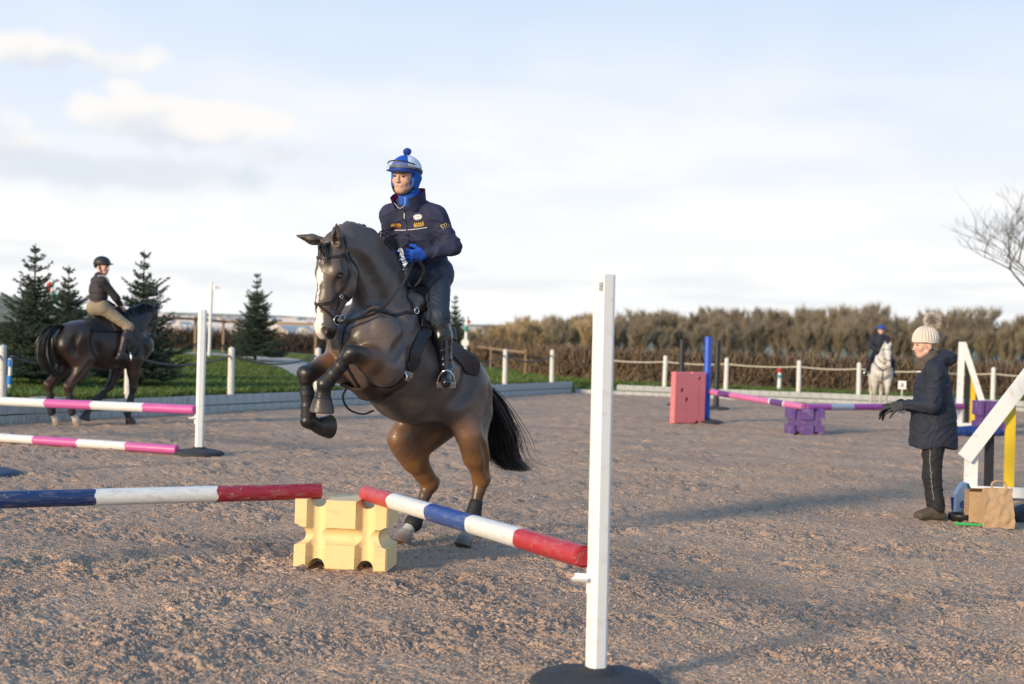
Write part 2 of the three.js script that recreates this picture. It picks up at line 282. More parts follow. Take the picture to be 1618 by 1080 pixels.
function sheet(rows, cols, xAt, h, colour, uvScale = 1) {
  const nx = cols + 1, pos = new Float32Array(rows.length * nx * 3), uv = new Float32Array(rows.length * nx * 2), col = new Float32Array(rows.length * nx * 3), tri = [];
  rows.forEach((D, i) => { for (let j = 0; j < nx; j++) { const x = xAt(j / cols * 2 - 1, D), z = -D, k = i * nx + j; pos[k * 3] = x; pos[k * 3 + 1] = h(x, z); pos[k * 3 + 2] = z; uv[k * 2] = x * uvScale; uv[k * 2 + 1] = z * uvScale; col.set(colour(x, z), k * 3); if (i && j) tri.push(k, k - nx, k - 1, k - 1, k - nx, k - nx - 1); } });
  const g = new THREE.BufferGeometry(); g.setAttribute('position', new THREE.BufferAttribute(pos, 3)); g.setAttribute('uv', new THREE.BufferAttribute(uv, 2)); g.setAttribute('color', new THREE.BufferAttribute(col, 3)); g.setIndex(tri); g.computeVertexNormals();
  if (g.attributes.normal.getY(0) < 0) { const ix = g.index.array; for (let i = 0; i < ix.length; i += 3) { const t = ix[i]; ix[i] = ix[i + 1]; ix[i + 1] = t; } g.computeVertexNormals(); }
  return g;
}
const sandTint = (x, z) => { const a = smooth(-0.4, 0.4, fbm2(x * 0.35, z * 0.6, 3)), b = smooth(-0.3, 0.5, fbm2(x * 5 + 30, z * 7, 3)), c = smooth(0.1, 0.55, noise2(x * 13 + 90, z * 15)); const damp = smooth(0.05, 0.4, fbm2(x * 0.22 + 60, z * 0.5, 4)); return mix3(mix3(mix3(mix3([0.90, 0.87, 0.85], [1.05, 1.01, 0.95], a), [1.08, 0.93, 0.78], b * 0.6), [0.66, 0.64, 0.65], c * 0.6), [0.74, 0.72, 0.72], damp * 0.55); };
{
  const rows = []; for (let D = -12; D < 5; D += 0.5) rows.push(D); for (let D = 5; D < 40.5; D *= 1.0023) rows.push(D);
  const xAt = (u, D) => { const e = Math.max(D, 5), a = Math.abs(u), near = 0.42 * e; return Math.sign(u) * (a < 0.86 ? near * a / 0.86 : lerp(near, 22, (a - 0.86) / 0.14)); };
  const map = makeTex(1024, 1024, (u, v) => {
    const a = tile(u, v, 40, 1, 4), b = tile(u, v, 110, 5, 3), c = tile(u, v, 9, 2, 3);
    let k = mix3([0.478, 0.326, 0.228], [0.608, 0.425, 0.300], clamp(0.5 + a)); k = mix3(k, [0.20, 0.155, 0.128], smooth(0.12, 0.48, b) * 0.8); k = mix3(k, [0.68, 0.53, 0.415], smooth(0.2, 0.55, -b) * 0.6); return mix3(k, [0.42, 0.31, 0.24], clamp(c) * 0.5);
  }), bump = makeTex(1024, 1024, (u, v) => clamp(0.5 + 0.6 * tile(u, v, 60, 9, 4)), false);
  map.repeat.set(1 / 2.3, 1 / 2.3); bump.repeat.set(1 / 1.7, 1 / 1.7);
  setting('arena_sand', sheet(rows, 470, xAt, sandH, sandTint), new THREE.MeshStandardMaterial({ map, bumpMap: bump, bumpScale: 0.02, roughness: 0.95, vertexColors: true, side: THREE.DoubleSide }));
  // loose crumbs of sand and fibre on the surface
  const R = mulberry(5), crumb = new THREE.IcosahedronGeometry(1, 1), cp = crumb.attributes.position; for (let i = 0; i < cp.count; i++) { const s = 0.8 + 0.5 * noise3(cp.getX(i) * 1.7, cp.getY(i) * 1.7, cp.getZ(i) * 1.7); cp.setXYZ(i, cp.getX(i) * s, cp.getY(i) * s, cp.getZ(i) * s); } crumb.computeVertexNormals();
  const n = 52000, inst = new THREE.InstancedMesh(crumb, std([1, 1, 1], 0.95), n), M = new THREE.Matrix4(), Q = new THREE.Quaternion(), E = new THREE.Euler();
  let k = 0; while (k < n) {
    const D = 5.6 * Math.exp(R() * 1.15), x = (R() * 2 - 1) * 0.46 * D, z = -D; if (fbm2(x * 1.6 + 11, z * 1.6, 3) + R() * 0.5 < 0.16) continue;
    const s = 0.003 + 0.005 * R() * R(); E.set(R() * 6, R() * 6, R() * 6); M.compose(new THREE.Vector3(x, sandH(x, z) + s * 0.25, z), Q.setFromEuler(E), new THREE.Vector3(s * (0.8 + R()), s * (0.5 + 0.5 * R()), s * (0.8 + R()))); inst.setMatrixAt(k, M);
    const c = mix3([0.52, 0.37, 0.265], [0.29, 0.21, 0.16], R()); inst.setColorAt(k, lin(...c)); k++;
  }
  inst.name = 'sand_crumbs'; inst.userData = { kind: 'stuff', label: 'loose crumbs of tan sand and fibre scattered over the arena', category: 'sand' }; inst.castShadow = inst.receiveShadow = true; scene.add(inst);
}
{ // grass land outside the arena, falling away to the valley
  const rows = []; for (let D = 2; D < 900; D *= 1.0105) rows.push(D);
  const xAt = (u, D) => (D * 0.62 + 6) * u;
  const tint = (x, z) => { const a = smooth(-0.35, 0.4, fbm2(x * 0.5, z * 0.5, 3)), b = smooth(0.05, 0.5, fbm2(x * 2.2 + 9, z * 2.2, 3)); return mix3(mix3([0.055, 0.105, 0.018], [0.085, 0.15, 0.028], a), [0.12, 0.13, 0.045], b * 0.5); };
  const map = makeTex(512, 512, (u, v) => { const a = tile(u, v, 50, 4, 4), b = tile(u, v, 12, 7, 3); return [0.78 + 0.5 * a + 0.25 * b, 0.8 + 0.45 * a + 0.2 * b, 0.75 + 0.5 * a]; }); map.repeat.set(1 / 1.9, 1 / 1.9);
  setting('grass_land', sheet(rows, 330, xAt, landH, tint), new THREE.MeshStandardMaterial({ map, vertexColors: true, roughness: 1, side: THREE.DoubleSide }));
  // gravel paths across the grass
  const pathMat = new THREE.MeshStandardMaterial({ map: makeTex(256, 256, (u, v) => { const a = tile(u, v, 40, 12, 4); return [0.40 + 0.18 * a, 0.33 + 0.16 * a, 0.265 + 0.14 * a]; }), roughness: 1, side: THREE.DoubleSide });
  const trail = [], onPath = (x, z) => trail.some(([p, w]) => Math.hypot(p[0] - x, p[2] - z) < w * 0.55);
  for (const [pts, w] of [[[[40, 610], [120, 612], [190, 617], [238, 622]], 1.5], [[[100, 560], [250, 560], [330, 562], [400, 566], [455, 574], [520, 585], [600, 598]], 1.4]]) {
    const P = spline(pts.map(([x, y]) => onGround(x, y, 0.5)), 60), pos = [], uv = [], tri = [];
    P.forEach((p, i) => { trail.push([p, w]); const t = nrm(sub(P[Math.min(60, i + 1)], P[Math.max(0, i - 1)])), s = [-t[2], 0, t[0]]; for (let j = 0; j <= 8; j++) { const q = comb(p, s, (j / 8 - 0.5) * w * (1 + 0.25 * fbm2(i * 0.3 + j, 3.3, 2))); q[1] = landH(q[0], q[2]) + 0.035; pos.push(...q); uv.push(q[0], q[2]); if (i && j) { const k = i * 9 + j; tri.push(k, k - 9, k - 1, k - 1, k - 9, k - 10); } } });
    const g = new THREE.BufferGeometry(); g.setAttribute('position', new THREE.Float32BufferAttribute(pos, 3)); g.setAttribute('uv', new THREE.Float32BufferAttribute(uv, 2)); g.setIndex(tri); g.computeVertexNormals(); setting('gravel_path', g, pathMat);
  }
  // standing blades
  const R = mulberry(77), bl = []; for (let i = 0; i < 7; i++) { const a = R() * 6.28, l = 0.03 + 0.045 * R(), x = (R() - 0.5) * 0.07, z = (R() - 0.5) * 0.07, c = [Math.cos(a), 0, Math.sin(a)]; bl.push({ pts: [[x, 0, z], comb([x, l * 0.6, z], c, l * 0.2), comb([x, l, z], c, l * 0.55)], w0: 0.008, w1: 0.001, side: c }); }
  const tuft = hairMesh(bl), n = 52000, inst = new THREE.InstancedMesh(tuft, std([1, 1, 1], 0.9), n), M = new THREE.Matrix4(), Q = new THREE.Quaternion(); let k = 0;
  while (k < n) { const far = R() < 0.2, D = far ? 33 + 9 * R() : 19 + 30 * R() * R(), x = far ? 1 + 16 * R() : -0.42 * D + R() * 0.5 * D, o = outside(x, -D); if (o < 0.12 || o > 17 || onPath(x, -D)) continue; const s = 0.8 + 0.9 * R(); M.compose(new THREE.Vector3(x, landH(x, -D) - 0.005, -D), Q.setFromAxisAngle(new THREE.Vector3(0, 1, 0), R() * 6.28), new THREE.Vector3(s * 1.4, s, s * 1.4)); inst.setMatrixAt(k, M); const c = mix3([0.06, 0.11, 0.016], [0.15, 0.20, 0.045], R()); inst.setColorAt(k, lin(...c)); k++; }
  inst.name = 'grass'; inst.userData = { kind: 'stuff', label: 'short green mown grass behind the timber kerb of the arena', category: 'grass' }; scene.add(inst);
}
{ // far side of the valley: fields, a town, low hills
  const rows = []; for (let D = 420; D < 5200; D *= 1.03) rows.push(D);
  const h = (x, z) => { const D = -z, w = x / D; return lerp(-13, -5, smooth(500, 1500, D)) + (24 + 10 * fbm2(x * 0.0009, z * 0.0004, 3)) * smooth(1500, 4200, D) + 34 * smooth(-0.30, -0.37, w) * smooth(1700, 3600, D) * (0.8 + 0.5 * fbm2(x * 0.002, z * 0.002, 2)); };
  const g = sheet(rows, 120, (u, D) => D * 0.75 * u, h, (x, z) => { const cx = Math.floor(x / 90 + noise2(x * 0.004, z * 0.004)), cz = Math.floor(z / 170 + noise2(x * 0.004 + 9, z * 0.004)), k = 0.5 + 0.5 * noise2(cx * 7.7, cz * 3.9); return mix3(mix3([0.10, 0.13, 0.05], [0.22, 0.19, 0.12], smooth(0.3, 0.7, k)), [0.05, 0.055, 0.04], smooth(0.25, 0.6, fbm2(x * 0.01, z * 0.004, 3))); });
  setting('distant_hills', g, new THREE.MeshStandardMaterial({ vertexColors: true, roughness: 1, side: THREE.DoubleSide }));
  const R = mulberry(41), hs = new THREE.Shape(); hs.moveTo(-0.5, 0); hs.lineTo(0.5, 0); hs.lineTo(0.5, 0.6); hs.lineTo(0, 1); hs.lineTo(-0.5, 0.6); hs.closePath();
  const hg = new THREE.ExtrudeGeometry(hs, { depth: 1, bevelEnabled: false }); hg.translate(0, 0, -0.5); const n = 900, inst = new THREE.InstancedMesh(hg, std([1, 1, 1], 0.9), n), M = new THREE.Matrix4(), Q = new THREE.Quaternion();
  for (let k = 0; k < n; k++) { const D = 900 + 1500 * R(), px = 190 + 560 * R() * (0.6 + 0.4 * R()), x = (px - 809) / FOCAL * D, s = 9 + 9 * R(); M.compose(new THREE.Vector3(x, h(x, -D) - 1, -D), Q.setFromAxisAngle(new THREE.Vector3(0, 1, 0), R() * 3.14), new THREE.Vector3(s, s * (0.5 + 0.3 * R()), s * (1.2 + 1.6 * R()))); inst.setMatrixAt(k, M); inst.setColorAt(k, lin(...mix3([0.62, 0.55, 0.48], [0.42, 0.27, 0.20], R() * R()))); }
  inst.name = 'distant_town'; inst.userData = { kind: 'stuff', label: 'pale blurred town of many small houses on the far valley side', category: 'town' }; scene.add(inst);
}

// ---------------------------------------------------------------- timber kerb and rope fences
const weathered = [0, 1, 2].map((s) => new THREE.MeshStandardMaterial({ map: makeTex(256, 128, (u, v) => { const g = tile(u, v * 0.2, 5, s * 9 + 1, 3) * 0.5 + tile(u * 0.2, v, 26, s * 5 + 2, 3) * 0.5, m = smooth(0.1, 0.5, tile(u, v, 5, s + 20, 4)); return mix3(mix3([0.36, 0.37, 0.37], [0.54, 0.55, 0.54], clamp(0.5 + g)), [0.13, 0.15, 0.085], m * 0.75); }, true, [0.8, 4]), roughness: 0.9, side: THREE.DoubleSide }));
const postWhite = new THREE.MeshStandardMaterial({ map: makeTex(64, 256, (u, v) => mix3(mix3([0.60, 0.58, 0.53], [0.72, 0.70, 0.65], clamp(0.5 + tile(u, v, 8, 4, 4))), [0.33, 0.33, 0.25], smooth(0.25, 0.5, tile(u, v, 6, 44, 4)) * 0.7)), roughness: 0.8, side: THREE.DoubleSide });
function kerb(label, a, b, height, mats, step) {
  const t = thing('timber_kerb', label, 'kerb', [(a[0] + b[0]) / 2, 0, (a[1] + b[1]) / 2]), L = Math.hypot(b[0] - a[0], b[1] - a[1]), n = Math.round(L / step), R = mulberry(n * 31);
  const P = (s, y, o = 0) => [a[0] + (b[0] - a[0]) * s + o * 0, y, a[1] + (b[1] - a[1]) * s];
  for (let i = 0; i < n; i++) for (let r = 0; r < 2; r++) { const s0 = (i + (r ? 0.5 : 0)) / n + 0.004 / L * 0.5, s1 = Math.min(1, (i + 1 + (r ? 0.5 : 0)) / n) - 0.006 / L; if (s1 <= s0) continue; const y = -0.06 + (height + 0.06) * (r + 0.5) / 2, w = (R() - 0.5) * 0.012; part('plank', bar(P(s0, y + w * 0.4), P(s1, y + w * 0.4), 0.055 + w * 2, (height + 0.06) / 2 - 0.018), mats[(R() * mats.length) | 0], t); }
  return t;
}
kerb('long grey weathered timber kerb along the grass on the left side', KZ, KK, 0.29, weathered, 2.3);
kerb('pale sunlit timber kerb along the far end below the hedge', [KK[0] + 0.1, KK[1] + 0.0], KC, 0.25, weathered, 2.3);
function fencePost(p, h, lean, t) {
  const g = new THREE.CylinderGeometry(0.055, 0.06, h, 10, 3); g.translate(0, h / 2, 0); const top = new THREE.ConeGeometry(0.055, 0.03, 10); top.translate(0, h + 0.015, 0);
  const m = mergeGeometries([g, top]); m.rotateZ(lean); m.translate(...p); return part('post', m, postWhite, t);
}
function sag(a, b, s) { const o = []; for (let i = 0; i <= 12; i++) { const t = i / 12, p = mixv(a, b, t); p[1] -= s * 4 * t * (1 - t); o.push(p); } return o; }
const ropeDark = std([0.10, 0.10, 0.095], 0.95), ropePale = std([0.50, 0.45, 0.34], 0.95);
{
  const dirL = nrm([KK[0] - KA[0], 0, KK[1] - KA[1]]), t = thing('post_and_rope_fence', 'white posts with sagging dark rope standing along the grass bank', 'fence', [KA[0], 0.3, KA[1]]), R = mulberry(9);
  const spots = []; for (let D = 13.45; D < 37; D += 2.27) { const s = (D - 20.1) / -dirL[2]; const x = KA[0] + dirL[0] * s, z = KA[1] + dirL[2] * s; spots.push([x + nL[0] * 0.16, 0.22, z + nL[2] * 0.16]); }
  spots.forEach((p, i) => { fencePost(p, 0.86, (R() - 0.5) * 0.05, t); if (i) part('rope', tube(sag(add(spots[i - 1], [0, 0.74, 0]), add(p, [0, 0.74, 0]), 0.17), 0.016, 14, 6), ropeDark, t); });
}
{
  const t = thing('post_and_rope_fence', 'white posts with taut pale rope along the far end kerb', 'fence', [6, 0.2, -36]), R = mulberry(19), spots = [], y0 = 0.16;
  for (const px of [952, 1050, 1147, 1262, 1357, 1462, 1569, 1672]) { let lo = 30, hi = 45; for (let i = 0; i < 40; i++) { const m = (lo + hi) / 2, p = at(px, 600, m); outFar(p[0], p[2]) < 0.14 ? lo = m : hi = m; } const p = at(px, 600, lo); spots.push([p[0], y0, p[2]]); }
  spots.forEach((p, i) => { fencePost(p, 0.86, (R() - 0.5) * 0.03, t); if (i) part('rope', tube(sag(add(spots[i - 1], [0, 0.72, 0]), add(p, [0, 0.72, 0]), 0.04), 0.019, 14, 6), ropePale, t); });
}
const brownWood = std([0.26, 0.17, 0.10], 0.9, { bumpMap: grainTex, bumpScale: 0.01 });
function railFence(label, spots, h, rails, th = 0.075) {
  const P = spots.map(([px, py, D]) => { const p = at(px, py, D); p[1] = landH(p[0], p[2]); return p; }), t = thing('rail_fence', label, 'fence', P[0]);
  P.forEach((p, i) => { part('post', bar(add(p, [0, -0.1, 0]), add(p, [0, h + 0.01, 0]), th, th, [0, 0, 1]), brownWood, t); if (i) for (const r of rails) part('rail', bar(add(P[i - 1], [0, h * r, 0.07]), add(p, [0, h * r, 0.07]), 0.045, th * 1.1), brownWood, t); });
}
railFence('brown timber rail fence beyond the fir trees on the left', [[150, 560, 40], [230, 560, 41], [308, 560, 42], [352, 560, 46], [420, 560, 46], [498, 560, 45]], 1.12, [0.93]);
railFence('low timber rail fence running down towards the hedge corner', [[690, 565, 55], [745, 565, 52], [775, 565, 47], [830, 565, 41.5]], 0.78, [0.9], 0.06);

// ---------------------------------------------------------------- hedges, trees
function stick(list, a, b, r0, r1, seg = 5) { list.push(tube([a, b], r0, 1, seg, r1)); }
function hedge(label, pts, height, width, density, tone, seed) {
  const R = mulberry(seed), P = spline(pts, 60), t = thing('hedge', label, 'hedge', P[30]), pos = [], tri = [];
  P.forEach((p, i) => { const q = nrm(sub(P[Math.min(60, i + 1)], P[Math.max(0, i - 1)])), s = [-q[2], 0, q[0]], y = landH(p[0], p[2]) - 0.1; for (let j = 0; j <= 10; j++) { const a = j / 10 * Math.PI, r = (0.82 + 0.35 * fbm2(i * 0.8 + seed, j * 0.7, 2)) * Math.sqrt(Math.min(1, (i + 0.02) / 3, (60.02 - i) / 3)), v = comb([p[0], y, p[2]], s, Math.cos(a) * width * 0.42 * r, UPV, Math.pow(Math.sin(a), 0.5) * height * 0.86 * r); pos.push(...v); if (i && j) { const k = i * 11 + j; tri.push(k, k - 11, k - 1, k - 1, k - 11, k - 12); } } });
  const core = new THREE.BufferGeometry(); core.setAttribute('position', new THREE.Float32BufferAttribute(pos, 3)); core.setIndex(tri); core.computeVertexNormals(); part('inner_growth', core, std(tone, 1), t);
  const st = []; const len0 = P.reduce((s, p, i) => i ? s + len(sub(p, P[i - 1])) : 0, 0), n = len0 * density | 0;
  for (let k = 0; k < n; k++) { const f = R() * 59.99, i = f | 0, p = mixv(P[i], P[i + 1], f - i), q = nrm(sub(P[i + 1], P[i])), s = [-q[2], 0, q[0]], y = landH(p[0], p[2]), a = R() * Math.PI, e = comb([p[0], y, p[2]], s, Math.cos(a) * width * 0.45, UPV, Math.pow(Math.sin(a), 0.5) * height * (0.45 + 0.5 * R())), d = nrm([R() - 0.5, 0.35 + 0.8 * R(), R() - 0.5]), l = 0.10 + 0.22 * R(), m = comb(e, d, l * 0.5, [R() - 0.5, R() - 0.5, R() - 0.5], 0.08); st.push({ pts: [e, m, comb(e, d, l)], w0: 0.022 + 0.02 * R(), w1: 0.006, side: nrm([R() - 0.5, R() - 0.5, R() - 0.5]) }); }
  const g = hairMesh(st), nn = g.attributes.position.count, col = new Float32Array(nn * 3); for (let i = 0; i < nn; i += 6) { const c = mul(mix3(tone, [tone[0] * 1.5, tone[1] * 1.35, tone[2] * 1.1], R()), 0.7 + 0.6 * R()); for (let j = 0; j < 6; j++) col.set(c, (i + j) * 3); } g.setAttribute('color', new THREE.BufferAttribute(col, 3)); part('twigs', g, vcol(0.95), t); return t;
}
const gp = (px, D) => { const p = at(px, 560, D); return [p[0], 0, p[2]]; };
hedge('long brown clipped winter hedge behind the far end rope fence', [gp(884, 40.3), gp(1080, 38.6), gp(1300, 37.9), gp(1500, 37.5), gp(1760, 37)], 0.86, 1.2, 1000, [0.118, 0.086, 0.058], 3);
hedge('dark evergreen hedge section behind the blue jump post', [gp(1090, 39.7), gp(1150, 39.6), gp(1215, 39.4)], 0.84, 1.3, 1500, [0.022, 0.035, 0.018], 4);
hedge('brown hedge running back from the arena corner beside the grass', [gp(946, 39.7), gp(906, 41), gp(860, 45), gp(810, 50), gp(752, 57), gp(700, 61), gp(600, 62)], 0.80, 1.4, 900, [0.112, 0.081, 0.054], 6);
hedge('dark straggly hedge along the field edge on the left', [gp(620, 60), gp(500, 57), gp(380, 56), gp(250, 55), gp(110, 54), gp(-60, 53)], 0.78, 1.6, 700, [0.060, 0.042, 0.030], 8);

function bareTree(seed, H, spread, twigN, levels, r0, twigW, lean = 0) {       // geometries: wood, twigs; grows from the origin
  const R = mulberry(seed), wood = [], tw = [], ends = [];
  const grow = (p, d, l, r, lev) => {
    const q1 = comb(p, d, l * 0.5, [R() - 0.5, R() * 0.3, R() - 0.5], l * 0.12), q = comb(p, d, l, [R() - 0.5, R() * 0.25, R() - 0.5], l * 0.18); wood.push(tube([p, q1, q], r, lev < 2 ? 5 : 3, lev < 2 ? 7 : 4, r * 0.66)); if (lev >= 2) ends.push([p, q, l]);
    if (lev >= levels) return;
    const n = lev === 0 ? 4 : 2 + (R() < 0.65 ? 1 : 0);
    for (let i = 0; i < n; i++) { const a = i / n * 6.28 + R() * 1.6, o = [Math.cos(a), 0, Math.sin(a)], dd = nrm(comb(mul(d, 1 - spread * 0.55), o, spread * (0.55 + 0.5 * R()), UPV, 0.12)); grow(i === 0 ? q : mixv(p, q, 0.55 + 0.45 * R()), dd, l * (0.62 + 0.2 * R()), r * (i === 0 ? 0.66 : 0.5), lev + 1); }
  };
  grow([0, -0.3, 0], nrm([lean, 1, 0]), H * 0.27, r0, 0);
  for (let k = 0; k < twigN; k++) { const [p, q, l] = ends[(R() * ends.length) | 0], s = mixv(p, q, 0.2 + 0.8 * R()), d = nrm(add(mul(nrm(sub(q, p)), 0.7), [R() - 0.5, R() * 0.8 - 0.15, R() - 0.5])), L = l * (0.45 + 0.7 * R()); tw.push({ pts: [s, comb(s, d, L * 0.5, [R() - 0.5, R() - 0.5, R() - 0.5], L * 0.15), comb(s, d, L, UPV, L * 0.1)], w0: twigW, w1: twigW * 0.3, side: nrm([R() - 0.5, R() - 0.5, R() - 0.5]) }); }
  return [mergeGeometries(wood), hairMesh(tw)];
}
{
  const kinds = []; for (let i = 0; i < 6; i++) { const [w, t] = bareTree(100 + i, 9.5, 0.27 + 0.07 * (i % 3), 3600, 4, 0.17, 0.036); kinds.push([w, t]); }
  const barks = [[0.150, 0.124, 0.088], [0.26, 0.19, 0.105], [0.130, 0.110, 0.083], [0.165, 0.135, 0.088]].map((c) => [std(mul(c, 1.5), 1), std(mul(c, 1.5), 1)]), R = mulberry(58);
  const tall = kinds.map(([w, t]) => { t.computeBoundingBox(); return t.boundingBox.max.y; });
  const row = (D, x0, x1, step, sc) => { for (let px = x0; px < x1; px += step * (0.7 + 0.6 * R())) {
    const p = at(px, 540, D + (R() - 0.5) * 18), gold = px < 960, k = (R() * 6) | 0, b = barks[gold ? (R() < 0.65 ? 1 : 3) : (R() < 0.5 ? 0 : R() < 0.55 ? 2 : 3)], base = landH(p[0], p[2]) - 0.4;
    const rise = lerp(lerp(13, 30, smooth(740, 860, px)), 60, smooth(820, 1320, px)) * sc * (0.72 + 0.42 * R()), s = (EYE + rise / FOCAL * -p[2] - base) / tall[k], w = s * (0.85 + 0.25 * R());
    const o = thing('bare_tree', gold ? 'golden brown bare winter tree in the wood behind the hedge corner' : 'olive brown bare winter tree in the wood behind the far hedge', 'tree', [p[0], base, p[2]], gold ? 'golden trees of the wood' : 'olive trees of the wood'); o.userData.local = true; o.rotation.y = R() * 6.28; o.scale.set(w, s, w);
    part('trunk', kinds[k][0], b[0], o); part('crown', kinds[k][1], b[1], o);
  } };
  row(200, 745, 1690, 44, 0.62); row(222, 756, 1690, 29, 0.84); row(240, 770, 1690, 27, 0.98); row(262, 800, 1700, 27, 1.06);
  const [cw, ct] = bareTree(300, 3.4, 0.7, 900, 3, 0.05, 0.045), n = 260, inst = new THREE.InstancedMesh(ct, std([1, 1, 1], 1), n), M = new THREE.Matrix4(), Q = new THREE.Quaternion();
  for (let k = 0; k < n; k++) { const D = 185 + 40 * R(), p = at(735 + 960 * R(), 540, D), s = 0.8 + 0.8 * R(); M.compose(new THREE.Vector3(p[0], landH(p[0], p[2]) - 0.3, p[2]), Q.setFromAxisAngle(new THREE.Vector3(0, 1, 0), R() * 6.28), new THREE.Vector3(s * 1.3, s, s * 1.3)); inst.setMatrixAt(k, M); inst.setColorAt(k, lin(...mix3([0.18, 0.14, 0.095], [0.29, 0.215, 0.125], R()))); }
  inst.name = 'undergrowth'; inst.userData = { kind: 'stuff', label: 'tangled brown undergrowth at the foot of the bare wood', category: 'scrub' }; scene.add(inst);
  // the nearer bare tree that reaches in from the right
  const [bw, bt] = bareTree(921, 8.6, 0.70, 1500, 6, 0.125, 0.007, -0.22), p = at(1706, 560, 40); bt.computeBoundingBox(); { const k = 6.5 / bt.boundingBox.max.y; bw.scale(k, k, k); bt.scale(k, k, k); } const o = thing('large_bare_tree', 'nearer bare tree whose branches reach in at the right edge', 'tree', [p[0], 0.1, p[2]]); o.userData.local = true;
  part('trunk', bw, std([0.085, 0.07, 0.05], 1), o); part('crown', bt, std([0.09, 0.07, 0.055], 1), o);
}
function fir(seed, H, rad) {
  const R = mulberry(seed), nd = [], wood = [tube([[0, -0.1, 0], [0.01, H * 0.5, 0.0], [0, H, 0.01]], 0.045 * H / 2.4, 8, 7, 0.006)];
  for (let y = 0.10 * H; y < H * 0.985;) {
    const k = 1 - y / H, nb = 6 + (k * 10 | 0), L0 = (rad * Math.pow(k, 0.95) + 0.05) * (0.85 + 0.3 * R());
    for (let i = 0; i < nb; i++) {
      const a = (i + R() * 0.9) / nb * 6.28 + y * 9, L = L0 * (0.50 + 0.68 * R()) * (1 + 0.28 * noise3(Math.cos(a) * 1.4 + seed, y * 2.2, Math.sin(a) * 1.4)), lift = lerp(-0.10, 0.75, Math.pow(y / H, 1.6)), d = nrm([Math.cos(a), lift, Math.sin(a)]), yy = y + (R() - 0.5) * 0.06, b = comb([0, yy, 0], d, L, UPV, L * 0.14);
      const mid = comb([0, yy, 0], d, L * 0.55, UPV, -L * 0.05); if (L > 0.12) wood.push(tube([[0, yy, 0], mid, b], 0.007, 3, 3, 0.002));
      const twig = (s, e) => { const l = len(sub(e, s)), td = nrm(sub(e, s)), n = Math.max(5, l / 0.0085 | 0); for (let j = 0; j < n; j++) { const q = mixv(s, e, j / n), o = nrm([R() - 0.5, R() - 0.28, R() - 0.5]), dd = nrm(comb(mul(td, 0.75), o, 0.85)); nd.push({ pts: [q, comb(q, dd, 0.028 + 0.02 * R())], w0: 0.0125, w1: 0.005, side: o[1] > 0.9 ? [1, 0, 0] : nrm(cross(dd, [R() - 0.5, 1, R() - 0.5])) }); } };
      twig([0, yy, 0], mid); twig(mid, b);
      const m = Math.max(2, L / 0.075 | 0); for (let j = 1; j <= m; j++) for (const sd of [-1, 1]) { const f = j / (m + 0.6), s = f < 0.5 ? mixv([0, yy, 0], mid, f * 2) : mixv(mid, b, f * 2 - 1), side = nrm(cross(d, UPV)), e = comb(s, side, sd * L * 0.36 * (1.1 - f) * (0.7 + 0.6 * R()), d, L * 0.22 * (1.1 - f * 0.6), UPV, (R() - 0.4) * 0.05); twig(s, e); }
    }
    y += (0.046 + 0.03 * R()) * (0.6 + 0.55 * H / 2.4) * (y > H * 0.72 ? 2.3 : 1);
  }
  const g = hairMesh(nd), n = g.attributes.position.count, c = new Float32Array(n * 3); for (let i = 0; i < n; i += 4) { const q = mul(mix3([0.026, 0.046, 0.026], [0.078, 0.105, 0.055], R() * R()), 0.85 + 0.3 * R()); for (let j = 0; j < 4; j++) c.set(q, (i + j) * 3); } g.setAttribute('color', new THREE.BufferAttribute(c, 3));
  return [mergeGeometries(wood), g];
}
{
  const firs = [[50, 612, 24.2, 384, 0.84, 'tall dark fir with bare spire at the far left by the fence post', 1], [104, 600, 27, 418, 0.80, 'shorter fir partly hidden behind the rider looking back', 2], [222, 612, 25.6, 394, 0.80, 'fir behind the head of the dark horse on the left', 3], [403, 572, 37, 431, 0.80, 'bushy cone shaped fir standing alone beyond the white flag pole', 4], [717, 552, 50, 464, 0.62, 'small slim fir just behind the jumping rider', 5]];
  const wood = std([0.10, 0.075, 0.05], 1), needle = vcol(0.85);
  for (const [px, py, D, top, rad, label, s] of firs) { const b = at(px, py, D), H = at(px, top, D)[1] - landH(b[0], b[2]); const o = thing('fir_tree', label, 'tree', [b[0], landH(b[0], b[2]), b[2]], 'young firs on the grass bank'); o.userData.local = true; const [w, n] = fir(500 + s, H, rad * H / 2.5); part('trunk', w, wood, o); part('crown', n, needle, o); }
}
// ---------------------------------------------------------------- horses
const BODY = [0.098, 0.074, 0.062], TAN = [0.185, 0.084, 0.031], BLACK = [0.014, 0.012, 0.011], WHITE = [0.62, 0.58, 0.52], HORN = [0.13, 0.10, 0.075];
